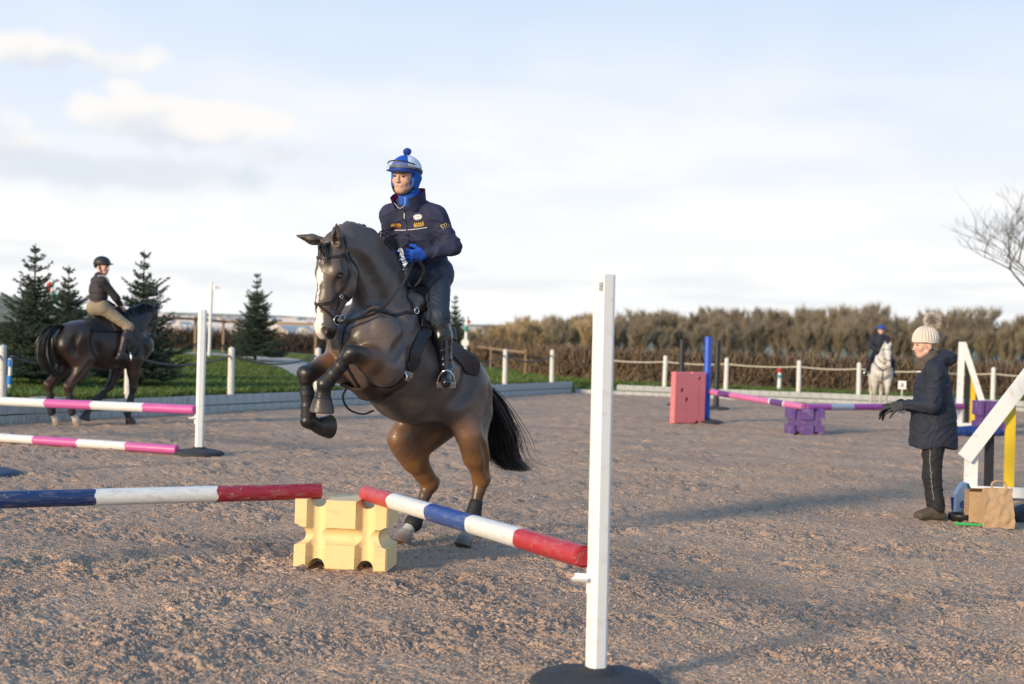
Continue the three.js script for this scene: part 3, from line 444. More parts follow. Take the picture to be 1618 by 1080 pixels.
// a horse's own axes: t forward from O, h above ground, l to its left
function frame(O, F) { const f = nrm(F), l = nrm(cross(UPV, f)); return { f, l, O, P: (t, h, s = 0) => comb(O, f, t, l, s, UPV, h) }; }
function horsePrims(q) {
  const { P, f, l } = q.fr, th = q.pitch, c = Math.cos(th), s = Math.sin(th), [dt, dh] = q.dock, z = q.size || 1;
  const B = (a, u, o = 0) => P(dt + (a * c - u * s) * z, dh + (a * s + u * c) * z, o * z); q.B = B;
  const C = q.col || {}, body = [C.body || BODY], leg = C.leg || TAN, low = C.low || BLACK, o = (k, e = {}) => ({ k: k * z, c: body, ...e }), r = (x) => x * z, out = [];
  const flat = (sc) => ({ n: l, s: sc });
  // trunk
  out.push(cap(B(0.20, -0.20), B(0.40, -0.18), r(0.195), r(0.215), o(0.1)), cap(B(0.37, -0.23), B(0.72, -0.30), r(0.245), r(0.312), o(0.14, flat(0.90))), cap(B(0.72, -0.30), B(1.04, -0.29), r(0.312), r(0.303), o(0.14, flat(0.86))), cap(B(1.04, -0.27), B(1.18, -0.27), r(0.285), r(0.225), o(0.12, flat(0.88))));
  out.push(cap(B(0.14, -0.10), B(0.5, -0.06), r(0.095), r(0.10), o(0.1)), cap(B(0.5, -0.06), B(0.84, 0.0), r(0.10), r(0.10), o(0.1)), cap(B(0.84, 0.0), B(1.06, 0.09), r(0.10), r(0.09), o(0.12, flat(0.7))));
  for (const sd of [1, -1]) {
    out.push(cap(B(0.085, -0.25, 0.09 * sd), B(0.30, -0.13, 0.11 * sd), r(0.135), r(0.145), o(0.10)), ell(B(0.38, -0.06, 0.155 * sd), r(0.066), o(0.10)));
    out.push(cap(B(1.03, 0.08, 0.10 * sd), B(1.29, -0.22, 0.145 * sd), r(0.085), r(0.11), o(0.08)), cap(B(1.29, -0.24, 0.145 * sd), B(1.14, -0.42, 0.185 * sd), r(0.115), r(0.10), o(0.07)), ell(B(1.33, -0.34, 0.085 * sd), r(0.115), o(0.06)), cap(B(1.0, -0.1, 0.19 * sd), B(1.16, -0.36, 0.19 * sd), r(0.07), r(0.085), o(0.08)));
  }
  out.push(cap(B(1.05, -0.46), B(1.28, -0.40), r(0.14), r(0.12), o(0.08)));
  // neck, crest
  const N = q.neck; for (let i = 1; i < N.length; i++) out.push(cap(P(...N[i - 1].p), P(...N[i].p), N[i - 1].r, N[i].r, o(0.09, { n: q.neckSide || l, s: N[i].s })));
  const K = q.crest; for (let i = 1; i < K.length; i++) out.push(cap(P(...K[i - 1]), P(...K[i]), r(0.062), r(0.062), o(0.10, flat(0.62))));
  // head: s down the face, d out of the forehead, w to the side
  const hd = q.head, p0 = P(...hd.poll), nn = nrm(comb([0, 0, 0], f, Math.cos(hd.tip) * Math.cos(hd.turn || 0), l, Math.cos(hd.tip) * Math.sin(hd.turn || 0), UPV, Math.sin(hd.tip))), bb = nrm(cross(UPV, nn)), aa = nrm(cross(bb, nn)), dn = aa[1] > 0 ? mul(aa, -1) : aa, hs = hd.size || 1;
  const H = (sv, d, w = 0) => comb(p0, dn, sv * hs, nn, d * hs, bb, w * hs), hr = (x) => x * hs, ho = (k, e = {}) => ({ k: k * hs, c: [C.head || body[0]], ...e }); q.H = H; q.headAxes = [bb, dn, nn];
  out.push(cap(H(0.05, -0.03), H(0.20, -0.03), hr(0.082), hr(0.098), ho(0.05)), cap(H(0.16, 0.002), H(0.40, 0.024), hr(0.088), hr(0.062), ho(0.05)), cap(H(0.40, 0.024), H(0.57, 0.022), hr(0.062), hr(0.058), ho(0.04)), ell(H(0.575, 0.012), [hr(0.064), hr(0.066), hr(0.07)], ho(0.03, { ax: [bb, dn, nn] })));
  out.push(cap(H(0.56, -0.022), H(0.625, -0.022), hr(0.042), hr(0.03), ho(0.025)), cap(H(0.62, 0.035, 0), H(0.60, 0.05, 0), hr(0.035), hr(0.035), ho(0.03)));
  for (const sd of [1, -1]) {
    out.push(cap(H(0.17, -0.115, 0.035 * sd), H(0.30, -0.10, 0.032 * sd), hr(0.082), hr(0.07), ho(0.05)), cap(H(0.30, -0.10, 0.032 * sd), H(0.47, -0.03, 0.016 * sd), hr(0.066), hr(0.045), ho(0.04)), ell(H(0.215, 0.012, 0.078 * sd), [hr(0.034), hr(0.05), hr(0.045)], ho(0.03, { ax: [bb, dn, nn] })), cap(H(0.255, 0.0, 0.078 * sd), H(0.40, 0.0, 0.056 * sd), hr(0.018), hr(0.012), ho(0.03)), ell(H(0.575, 0.052, 0.036 * sd), hr(0.030), ho(0.02)));
    out.push(ell(H(0.598, 0.070, 0.047 * sd), [hr(0.013), hr(0.022), hr(0.02)], { cut: true, k: 0.008, ax: [bb, dn, nn] }), ell(H(0.238, 0.004, 0.108 * sd), [hr(0.016), hr(0.017), hr(0.026)], { cut: true, k: 0.008, ax: [bb, dn, nn] }));
  }
  hd.ears.forEach(([b, m, t]) => { const B0 = P(...b), T0 = P(...t), M0 = mixv(B0, T0, 0.45), sd = nrm(sub(P(...m), M0)); out.push(cap(B0, M0, hr(0.032), hr(0.036), ho(0.012)), cap(M0, T0, hr(0.036), hr(0.006), ho(0.012)), cap(comb(mixv(B0, T0, 0.18), sd, hr(0.026)), comb(mixv(B0, T0, 0.8), sd, hr(0.012)), hr(0.024), hr(0.006), { cut: true, k: 0.006 })); });
  // legs
  q.legs.forEach((g) => {
    const hind = g.hind, sd = g.side, J = g.j.map((p) => P(...p)), cl = g.c || {};
    const c1 = [body[0], leg], c2 = [leg, g.dark ? low : leg], c3 = [low, low], sock = g.sock ? WHITE : low, hf = g.hoof || HORN;
    if (hind) {
      const hip = B(0.25, -0.20, 0.125 * sd), [st, hk, fe, co, toe] = J, mid = mixv(st, hk, 0.5);
      out.push(cap(B(0.42, -0.30, 0.13 * sd), mixv(st, hk, 0.12), r(0.15), r(0.066), { ...o(0.09), c: [body[0], mix3(body[0], leg, 0.6)], n: l, s: 0.75 }), cap(B(0.46, -0.10, 0.15 * sd), st, r(0.07), r(0.058), { ...o(0.07), c: [body[0], mix3(body[0], leg, 0.6)] }), cap(hip, mixv(st, hk, 0.18), r(0.190), r(0.084), { ...o(0.09), c: [body[0], mix3(body[0], leg, 0.5)], n: l, s: 0.8 }), cap(B(0.07, -0.32, 0.10 * sd), mixv(st, hk, 0.38), r(0.125), r(0.075), { ...o(0.07), c: [body[0], leg] }));
      out.push(cap(st, mid, r(0.078), r(0.084), { ...o(0.06), c: [mix3(body[0], leg, 0.7), leg] }), cap(mid, hk, r(0.086), r(0.064), { ...o(0.04), c: [leg, leg] }));
      const back = mul(nrm(sub(add(mul(nrm(sub(hk, st)), 0.6), mul(nrm(sub(hk, fe)), 0.8)), [0, 0, 0])), 1); out.push(cap(hk, comb(hk, back, 0.06 * z), r(0.05), r(0.026), { ...o(0.03), c: [leg, leg] }), cap(comb(hk, back, 0.05 * z), mixv(st, hk, 0.55), r(0.02), r(0.03), { ...o(0.03), c: [leg, leg] }));
      out.push(cap(hk, mixv(hk, fe, 0.3), r(0.060), r(0.045), { ...o(0.03), c: [leg, mix3(leg, low, 0.6)] }), cap(mixv(hk, fe, 0.3), fe, r(0.042), r(0.040), { ...o(0.02), c: [mix3(leg, low, 0.6), low] }), ell(fe, r(0.05), { ...o(0.02), c: [g.sock ? mix3(low, WHITE, 0.5) : low] }), cap(fe, co, r(0.043), r(0.042), { ...o(0.02), c: [sock, sock] }));
      out.push(cone(co, toe, r(0.050), r(0.068), { c: [hf, hf] }));
    } else {
      const [el, kn, fe, co, toe] = J, top = B(1.22, -0.3, 0.17 * sd), mid = mixv(el, kn, 0.45);
      out.push(cap(top, el, r(0.13), r(0.115), { ...o(0.08) }), cap(el, mid, r(0.125), r(0.092), { ...o(0.05), c: [body[0], g.forearmShade || leg] }), cap(mid, kn, r(0.088), r(0.052), { ...o(0.03), c: [leg, low] }), cap(mixv(kn, el, 0.13), mixv(kn, fe, 0.14), r(0.058), r(0.050), { ...o(0.02), c: [mix3(leg, low, 0.7), low] }), cap(comb(kn, l, -0.024 * z), comb(kn, l, 0.024 * z), r(0.043), r(0.043), { ...o(0.02), c: c3 }), ell(comb(kn, nrm(sub(kn, mixv(el, fe, 0.5))), -0.045 * z), r(0.028), { ...o(0.03), c: c3 }), ell(comb(fe, f, -0.03 * z), r(0.032), { ...o(0.025), c: c3 }), cap(kn, mixv(kn, fe, 0.35), r(0.043), r(0.031), { ...o(0.02), c: c3 }), cap(mixv(kn, fe, 0.35), fe, r(0.031), r(0.034), { ...o(0.02), c: c3 }), ell(fe, r(0.052), { ...o(0.018), c: c3 }), cap(fe, co, r(0.042), r(0.052), { ...o(0.02), c: [sock, sock] }));
      out.push(cone(co, toe, r(0.060), r(0.082), { c: [mix3(hf, low, 0.6), hf] }));
    }
  });
  // the hollows between the muscles, pressed into the surface
  const f0 = (x, y, zz) => field(out, x, y, zz), onto = (p) => { let w = p; for (let i = 0; i < 6; i++) { const g = gradient(f0, w, 0.005); w = comb(w, g, -f0(...w)); } return [w, gradient(f0, w, 0.01)]; };
  const groove = (pts, rr, depth, k = 0.06) => { const S = spline(pts, 7).map((p) => { const [w, g] = onto(p); return comb(w, g, rr - depth); }), n = S.length; for (let i = 1; i < n; i++) cuts.push(cap(S[i - 1], S[i], rr, rr, { cut: true, k })); }, cuts = [];
  for (const sd of [1, -1]) {
    groove([B(0.98, 0.06, 0.2 * sd), B(1.04, -0.12, 0.30 * sd), B(1.06, -0.30, 0.32 * sd), B(1.0, -0.42, 0.30 * sd)], 0.03, 0.010);
    groove([B(1.10, 0.10, 0.16 * sd), B(1.25, -0.03, 0.22 * sd), B(1.38, -0.16, 0.24 * sd)], 0.03, 0.012);
    groove([B(0.46, -0.05, 0.3 * sd), B(0.42, -0.22, 0.3 * sd), B(0.47, -0.38, 0.27 * sd)], 0.035, 0.013, 0.08);
    groove([B(0.16, -0.10, 0.3 * sd), B(0.10, -0.26, 0.3 * sd), B(0.12, -0.42, 0.28 * sd)], 0.03, 0.008);
    groove([B(1.12, -0.20, 0.3 * sd), B(1.19, -0.31, 0.31 * sd), B(1.20, -0.42, 0.3 * sd)], 0.025, 0.009);
    const nk = q.neck.slice(0, 4).map((m) => comb(P(...m.p), l, m.r * 0.7 * sd, f, m.r * 0.45, UPV, -m.r * 0.35)); groove(nk, 0.03, 0.010);
    groove([H(0.27, 0.02, 0.1 * sd), H(0.36, 0.005, 0.08 * sd), H(0.46, 0.0, 0.065 * sd)], hr(0.018), hr(0.005), 0.03); groove([H(0.12, -0.03, 0.1 * sd), H(0.18, -0.04, 0.11 * sd)], hr(0.02), hr(0.006), 0.03);
  }
  for (const g of q.legs) if (g.hind) { const J = g.j.map((p) => P(...p)), st = J[0], hk = J[1], sdv = mul(l, g.side); groove([comb(mixv(st, hk, 0.15), sdv, 0.12), comb(mixv(st, hk, 0.5), sdv, 0.1), comb(mixv(st, hk, 0.85), sdv, 0.07)], 0.018, 0.007, 0.03); }
  out.push(...cuts);
  q.f = (x, y, zz) => field(out, x, y, zz); return out;
}
function hair(n, seed, mk) { const R = mulberry(seed), a = []; for (let i = 0; i < n; i++) a.push(mk(R, i / n)); return a; }
function tailStrands(n, seed, path, spread, side, w = 0.008) {     // path: centre line; spread per point
  return hair(n, seed, (R) => { const u = (R() + R() + R() - 1.5), v = (R() + R() + R() - 1.5), ph = R() * 6.28, wild = R() < 0.06 ? 2.2 : 1, stop = 0.72 + 0.34 * R(), k = (R() - 0.5) * 0.09, pts = path.map((p, i) => { const t = i / (path.length - 1); return comb(p, side[0], u * spread[i] * lerp(1, wild, t) + k * t * t + 0.012 * t * Math.sin(t * 9 + ph), side[1], v * spread[i] * 0.75 * lerp(1, wild, t) + 0.010 * t * Math.cos(t * 8 + ph), UPV, 0.012 * Math.sin(t * 7 + u * 8)); }), m = spline(pts, 12), cut = Math.max(4, Math.round(13 * Math.min(1, stop))); return { pts: m.slice(0, cut), w0: w, w1: w * 0.25, side: nrm([R() - 0.5, R() - 0.5, R() - 0.5]) }; });
}
const hairBlack = new THREE.MeshPhysicalMaterial({ color: lin(0.012, 0.011, 0.011), roughness: 0.42, side: THREE.DoubleSide });
const coat = (rough = 0.5) => new THREE.MeshPhysicalMaterial({ vertexColors: true, roughness: rough, side: THREE.DoubleSide, sheen: 0.3, sheenRoughness: 0.45, sheenColor: lin(0.6, 0.6, 0.65), bumpMap: grainTex, bumpScale: 0.0015 });
const leather = new THREE.MeshPhysicalMaterial({ color: lin(0.014, 0.012, 0.012), roughness: 0.42, side: THREE.DoubleSide, bumpMap: grainTex, bumpScale: 0.0008 });
const steel = new THREE.MeshStandardMaterial({ color: lin(0.72, 0.71, 0.69), metalness: 1, roughness: 0.22, side: THREE.DoubleSide });
const eyeMat = new THREE.MeshPhysicalMaterial({ color: lin(0.01, 0.007, 0.005), roughness: 0.08, clearcoat: 1 });
const ring = (c, n, R0, r = 0.003) => { const g = new THREE.TorusGeometry(R0, r, 8, 22); g.applyQuaternion(new THREE.Quaternion().setFromUnitVectors(new THREE.Vector3(0, 0, 1), new THREE.Vector3(...nrm(n)))); g.translate(...c); return g; };

// ---- the bay that jumps
const A = {
  fr: frame([-0.51, 0, -10.17], [-0.63, 0, 0.777]), pitch: 28 * Math.PI / 180, dock: [-0.47, 1.15],
  neck: [{ p: [0.55, 1.59], r: 0.235, s: 0.74 }, { p: [0.67, 1.82], r: 0.182, s: 0.66 }, { p: [0.81, 1.985], r: 0.145, s: 0.60 }, { p: [0.95, 2.035], r: 0.118, s: 0.60 }, { p: [1.05, 2.01], r: 0.10, s: 0.8 }],
  crest: [[0.34, 1.72, 0], [0.55, 1.97, 0], [0.76, 2.12, 0], [0.93, 2.145, 0], [1.07, 2.09, 0]],
  head: { poll: [1.095, 2.105, 0], tip: 0.02, turn: -0.05, ears: [[[1.10, 2.07, 0.065], [1.30, 2.08, 0.14], [1.18, 2.20, 0.125]], [[1.10, 2.09, -0.065], [1.30, 2.0, -0.10], [1.25, 2.125, -0.175]]] },
  legs: [
    { side: 1, dark: true, forearmShade: [0.05, 0.035, 0.027], j: [[0.77, 1.28, 0.2], [1.09, 1.375, 0.21], [1.17, 1.165, 0.055], [1.165, 1.075, 0.035], [1.165, 0.975, 0.03]], hoof: [0.075, 0.062, 0.05] },  // left forearm darker than the right: its shade is put into the coat colour
    { side: -1, dark: true, j: [[0.77, 1.28, -0.2], [1.15, 1.225, -0.15], [1.145, 0.915, -0.12], [1.06, 0.875, -0.105], [0.965, 0.87, -0.095]], hoof: [0.02, 0.018, 0.017] },
    { hind: true, side: 1, sock: true, j: [[-0.09, 0.80, 0.235], [-0.295, 0.475, 0.175], [-0.215, 0.185, 0.17], [-0.155, 0.09, 0.17], [-0.115, 0.0, 0.17]], hoof: [0.10, 0.085, 0.07] },
    { hind: true, side: -1, sock: true, j: [[0.195, 0.76, -0.19], [-0.125, 0.42, -0.17], [0.035, 0.145, -0.17], [0.105, 0.085, -0.17], [0.16, 0.0, -0.17]], hoof: [0.16, 0.105, 0.07] },
  ],
};
const primsA = horsePrims(A), PA = A.fr.P;
function blaze(q, p, c) {
  const d = sub(p, q.H(0, 0)), [bb, dn, nn] = q.headAxes, s = dot(d, dn), w = dot(d, bb), e = dot(d, nn); if (s < 0.12 || s > 0.7 || e < 0.02) return c;
  const half = s < 0.19 ? 0 : s < 0.30 ? 0.036 * Math.sin((s - 0.19) / 0.11 * Math.PI) ** 0.8 + 0.004 * (s > 0.26 ? 1 : 0) : s < 0.42 ? 0.008 : lerp(0.012, 0.042, smooth(0.42, 0.54, s)), n = fbm3(p[0] * 60, p[1] * 30, p[2] * 60, 3) * 0.014;
  c = mix3(c, [0.70, 0.65, 0.60], smooth(0.005, -0.003, Math.abs(w + 0.008) - half + n)); return mix3(c, [0.50, 0.36, 0.32], smooth(0.60, 0.63, s) * 0.5 * (half > 0.03 && Math.abs(w) < 0.04 ? 1 : 0));
}
const horseA = thing('jumping_horse', 'clipped bay horse with white blaze rearing up to jump the striped poles', 'horse', PA(0, 0));
part('body', bodyMesh(primsA, { cell: 0.0095, disp: (x, y, z) => 0.0028 * fbm3(x * 8, y * 8, z * 8, 2), color: (p, n, c) => {
  c = blaze(A, p, c); const d = sub(p, A.H(0, 0)), s = dot(d, A.headAxes[1]), e = dot(d, A.headAxes[2]), w = dot(d, A.headAxes[0]);
  if (s > 0.5 && s < 0.72 && e < 0.09 && Math.abs(w) < 0.12 && len(d) < 0.8) c = mix3(c, [0.02, 0.017, 0.016], smooth(0.56, 0.62, s) * smooth(0.018, 0.045, Math.abs(w) + Math.max(0, -e) * 0.6));
  if (Math.abs(s - 0.238) < 0.06 && Math.abs(Math.abs(w) - 0.1) < 0.045) c = mix3(c, [0.03, 0.02, 0.016], 0.55 * smooth(0.055, 0.02, Math.hypot(s - 0.238, e - 0.004)));
  const v = 1 + 0.22 * fbm3(p[0] * 5, p[1] * 5, p[2] * 5, 3) + 0.10 * fbm3(p[0] * 40, p[1] * 14, p[2] * 40, 2); return mul(c, v); } }), coat(0.40), horseA);
for (const sd of [1, -1]) part('eye', ball(A.H(0.238, 0.004, 0.090 * sd), 0.021), eyeMat, horseA);
{ // tail, mane, forelock
  const path = [[764, 603, 0], [781, 622, 0], [797, 655, 0], [805, 690, 0.0], [812, 718, 0], [832, 742, 0]].map(([x, y], i) => { const b = PA(-0.41 - [0.0, 0.10, 0.22, 0.30, 0.36, 0.50][i], 1.15 - [0, 0.05, 0.24, 0.42, 0.56, 0.66][i], 0); return b; });
  part('tail', hairMesh(tailStrands(4200, 21, path, [0.026, 0.056, 0.092, 0.105, 0.10, 0.125], [A.fr.l, A.fr.f], 0.0055)), hairBlack, horseA);
  const cr = spline(A.crest.map((p) => PA(...p)), 80), R0 = 0.062;
  part('mane', hairMesh(hair(2600, 31, (R) => { const g = R() * 78.99, i = g | 0, b = comb(mixv(cr[i], cr[i + 1], g - i), UPV, 0.050, A.fr.l, (R() - 0.5) * 0.03, A.fr.f, -0.02), lock = noise2(g * 0.35, 4), L = 0.12 + 0.08 * R() + 0.05 * lock, up = 0.010 + 0.03 * R() + 0.02 * Math.max(0, lock); return { pts: [b, comb(b, UPV, up, A.fr.l, -0.03), comb(b, UPV, up * 0.3 - 0.01, A.fr.l, -0.065 - L * 0.2, A.fr.f, -0.02 - 0.03 * lock), comb(b, UPV, -L * 0.75, A.fr.l, -0.085 - L * 0.15 + 0.03 * lock, A.fr.f, -0.03 - 0.05 * lock + 0.03 * (R() - 0.5))], w0: 0.006, w1: 0.0015, side: nrm([R() - 0.5, R() - 0.5, R() - 0.5]) }; })), hairBlack, horseA);
  part('flying_mane', hairMesh(hair(130, 35, (R) => { const g = 8 + R() * 26, i = g | 0, b = comb(mixv(cr[i], cr[i + 1], g - i), UPV, 0.05), lk = Math.floor(g / 3.2), a = noise2(lk * 3.1, 7), L = 0.07 + 0.05 * R(); return { pts: [b, comb(b, UPV, L * 0.55, A.fr.f, -0.03 + 0.02 * a), comb(b, UPV, L * (0.75 + 0.2 * a), A.fr.f, -L * 0.75, A.fr.l, 0.03 * a + 0.02 * (R() - 0.5)), comb(b, UPV, L * 0.35, A.fr.f, -L * 1.25, A.fr.l, 0.05 * a + 0.03 * (R() - 0.5))], w0: 0.005, w1: 0.001, side: nrm([R() - 0.5, R() - 0.5, R() - 0.5]) }; })), hairBlack, horseA);
  part('forelock', hairMesh(hair(420, 33, (R) => { const b = A.H(-0.005 + 0.02 * R(), 0.03, (R() - 0.5) * 0.07); return { pts: [b, A.H(0.05, 0.075 + 0.02 * R(), (R() - 0.35) * 0.09), A.H(0.12 + 0.06 * R(), 0.088, (R() - 0.3) * 0.11)], w0: 0.005, w1: 0.001, side: nrm([R() - 0.5, R() - 0.5, R() - 0.5]) }; })), hairBlack, horseA);
}
for (const [i, g] of A.legs.entries()) { // protective boots
  const J = g.j.map((p) => PA(...p)), a = g.hind ? J[1] : J[1], b = J[2], boot = g.hind ? [cap(mixv(a, b, 0.62), b, 0.05, 0.060, { k: 0.02 }), ell(comb(b, nrm(sub(b, a)), 0.01), 0.062, { k: 0.02 })] : [cap(mixv(a, b, 0.34), mixv(a, b, 0.74), 0.044, 0.038, { k: 0.02 }), cap(mixv(a, b, 0.74), mixv(a, b, 0.92), 0.038, 0.050, { k: 0.02 }), cap(comb(mixv(a, b, 0.42), A.fr.f, -0.014), comb(mixv(a, b, 0.9), A.fr.f, -0.018), 0.036, 0.040, { k: 0.02 })];
  const m = part('leg_boot', bodyMesh(boot, { cell: 0.007, disp: (x, y, z) => 0.0025 * fbm3(x * 30, y * 30, z * 30, 2) }), std([0.0085, 0.0085, 0.010], 0.7, { bumpMap: clothTex, bumpScale: 0.002 }), horseA);
  if (!g.hind) for (const k of [0.42, 0.66]) part('boot_strap', strapOn((x, y, z) => field(boot, x, y, z), Array.from({ length: 13 }, (_, j) => { const ax = nrm(sub(b, a)), u = nrm(cross(ax, [0.3, 0.2, 1])), v = cross(ax, u), an = j / 12 * 6.283; return comb(mixv(a, b, k), u, 0.055 * Math.cos(an), v, 0.055 * Math.sin(an)); }), 0.03, 0.0015, 36), std([0.016, 0.016, 0.019], 0.5), m);
}
// saddlery; radial(a, phi): a ray out of the trunk's middle, on to the coat
function shell(q, rows, cols, fa, fp, lift, thick, extra) {
  const grid = [], th = q.pitch, upB = comb([0, 0, 0], UPV, Math.cos(th), q.fr.f, -Math.sin(th));
  for (let i = 0; i <= rows; i++) for (let j = 0; j <= cols; j++) {
    const u = i / rows, v = j / cols, phi = fp(u, v), a = fa(u, v), o = q.B(a, -0.20), d = comb([0, 0, 0], upB, Math.cos(phi), q.fr.l, Math.sin(phi)); let lo = 0.02, hi = 0.6;
    for (let k = 0; k < 18; k++) { const m = (lo + hi) / 2, p = comb(o, d, m); q.f(...p) < 0 ? lo = m : hi = m; }
    const x = extra ? extra(u, v) : 0; grid.push([comb(o, d, lo + lift), comb(o, d, lo + lift + thick + x)]);
  }
  const pos = [], uv = [], tri = [], n = grid.length, id = (i, j) => i * (cols + 1) + j;
  for (const s of [0, 1]) grid.forEach((g, k) => { pos.push(...g[s]); uv.push((k % (cols + 1)) / cols, Math.floor(k / (cols + 1)) / rows); });
  for (let i = 0; i < rows; i++) for (let j = 0; j < cols; j++) { const a = id(i, j), b = id(i + 1, j), c = id(i + 1, j + 1), d = id(i, j + 1); tri.push(a, c, b, a, d, c, n + a, n + b, n + c, n + a, n + c, n + d); }
  for (let i = 0; i < rows; i++) for (const j of [0, cols]) { const a = id(i, j), b = id(i + 1, j); tri.push(a, b, n + b, a, n + b, n + a); }
  for (let j = 0; j < cols; j++) for (const i of [0, rows]) { const a = id(i, j), b = id(i, j + 1); tri.push(a, n + b, b, a, n + a, n + b); }
  const g = new THREE.BufferGeometry(); g.setAttribute('position', new THREE.Float32BufferAttribute(pos, 3)); g.setAttribute('uv', new THREE.Float32BufferAttribute(uv, 2)); g.setIndex(tri); g.computeVertexNormals(); return g;
}
function saddlery(q, horse, padMat, cutPad = 1.25) {
  part('saddle_pad', shell(q, 18, 44, (u, v) => lerp(0.36, 0.99, u) + 0.02 * Math.sin(v * Math.PI), (u, v) => lerp(-1, 1, v) * (cutPad - 0.05 * u), 0.004, 0.014), padMat, horse);
  const s = part('saddle', shell(q, 18, 44, (u, v) => { const x = Math.abs(v * 2 - 1); return lerp(0.50, 0.93, u) + 0.10 * smooth(0.35, 0.75, x) * u + 0.24 * smooth(0.25, 0.6, x) * (1 - u); }, (u, v) => lerp(-1, 1, v) * 1.12, 0.02, 0.016, (u, v) => { const x = Math.abs(v * 2 - 1); return smooth(0.30, 0.02, x) * (0.035 + 0.05 * (1 - Math.sin(u * Math.PI)) ) + 0.012 * smooth(0.75, 0.95, u) * smooth(0.3, 0.5, x) * smooth(0.95, 0.8, x); }), new THREE.MeshPhysicalMaterial({ color: lin(0.016, 0.013, 0.012), roughness: 0.6, side: THREE.DoubleSide, bumpMap: grainTex, bumpScale: 0.001 }), horse);
  part('girth', strapOn(q.f, [1.12, 1.5, 1.9, 2.3, 2.7, 3.14, 3.58, 4.0, 4.4, 4.78, 5.16].map((ph) => { const th = q.pitch, upB = comb([0, 0, 0], UPV, Math.cos(th), q.fr.f, -Math.sin(th)); return comb(q.B(0.99 + 0.03 * Math.sin(ph), -0.22), upB, 0.34 * Math.cos(ph), q.fr.l, 0.33 * Math.sin(ph)); }), 0.085, 0.014, 60), leather, horse);
}
const quilt = new THREE.MeshStandardMaterial({ color: lin(0.060, 0.034, 0.026), roughness: 0.85, side: THREE.DoubleSide, bumpScale: 0.012, bumpMap: makeTex(256, 256, (u, v) => 0.3 + 0.7 * Math.sqrt(Math.abs(Math.sin((u * 26 + v * 9) * Math.PI) * Math.sin((u * 26 - v * 9) * Math.PI))), false) });
saddlery(A, horseA, quilt);
{ // girth guard, buckle, breastplate, martingale
  const f = A.f, B = A.B, l = A.fr.l;
  part('girth_guard', strapOn((x, y, z) => f(x, y, z) - 0.016, [B(1.03, -0.46, 0.23), B(1.05, -0.54, 0.16), B(1.06, -0.60, 0.0), B(1.05, -0.54, -0.16), B(1.03, -0.46, -0.23)], 0.15, 0.008, 30), std([0.045, 0.026, 0.018], 0.55), horseA);
  part('girth_buckle', strapOn((x, y, z) => f(x, y, z) - 0.026, [B(1.0, -0.42, 0.26), B(1.0, -0.45, 0.25), B(1.0, -0.47, 0.24)], 0.09, 0.008, 6), steel, horseA);
  const bp = (pts, w = 0.026) => strapOn(f, pts, w, 0.006, 50);
  part('breastplate', mergeGeometries([bp([B(0.98, 0.05, 0.20), B(1.13, -0.03, 0.22), B(1.30, -0.13, 0.20), B(1.42, -0.24, 0.10), B(1.46, -0.28, 0)]), bp([B(0.98, 0.05, -0.20), B(1.13, -0.03, -0.22), B(1.30, -0.13, -0.20), B(1.42, -0.24, -0.10), B(1.46, -0.28, 0)]), bp([B(1.13, -0.03, 0.22), B(1.14, 0.10, 0.16), B(1.14, 0.2, 0.05)], 0.022), bp([B(1.46, -0.28, 0), B(1.42, -0.40, 0), B(1.3, -0.52, 0), B(1.12, -0.62, 0)])]), leather, horseA);
  part('breastplate_ring', ring(comb(B(1.13, -0.02, 0.245), l, 0.012), l, 0.02, 0.004), steel, horseA); part('breastplate_ring', ring(comb(B(1.46, -0.27, 0.0), A.fr.f, 0.03), A.fr.f, 0.02, 0.004), steel, horseA);
  part('loose_strap_end', tube([PA(0.98, 1.13, 0.06), PA(1.0, 1.08, 0.05), PA(0.95, 1.0, 0.05), PA(0.82, 0.96, 0.06), PA(0.72, 0.98, 0.06)], 0.007, 24, 6), leather, horseA);
}
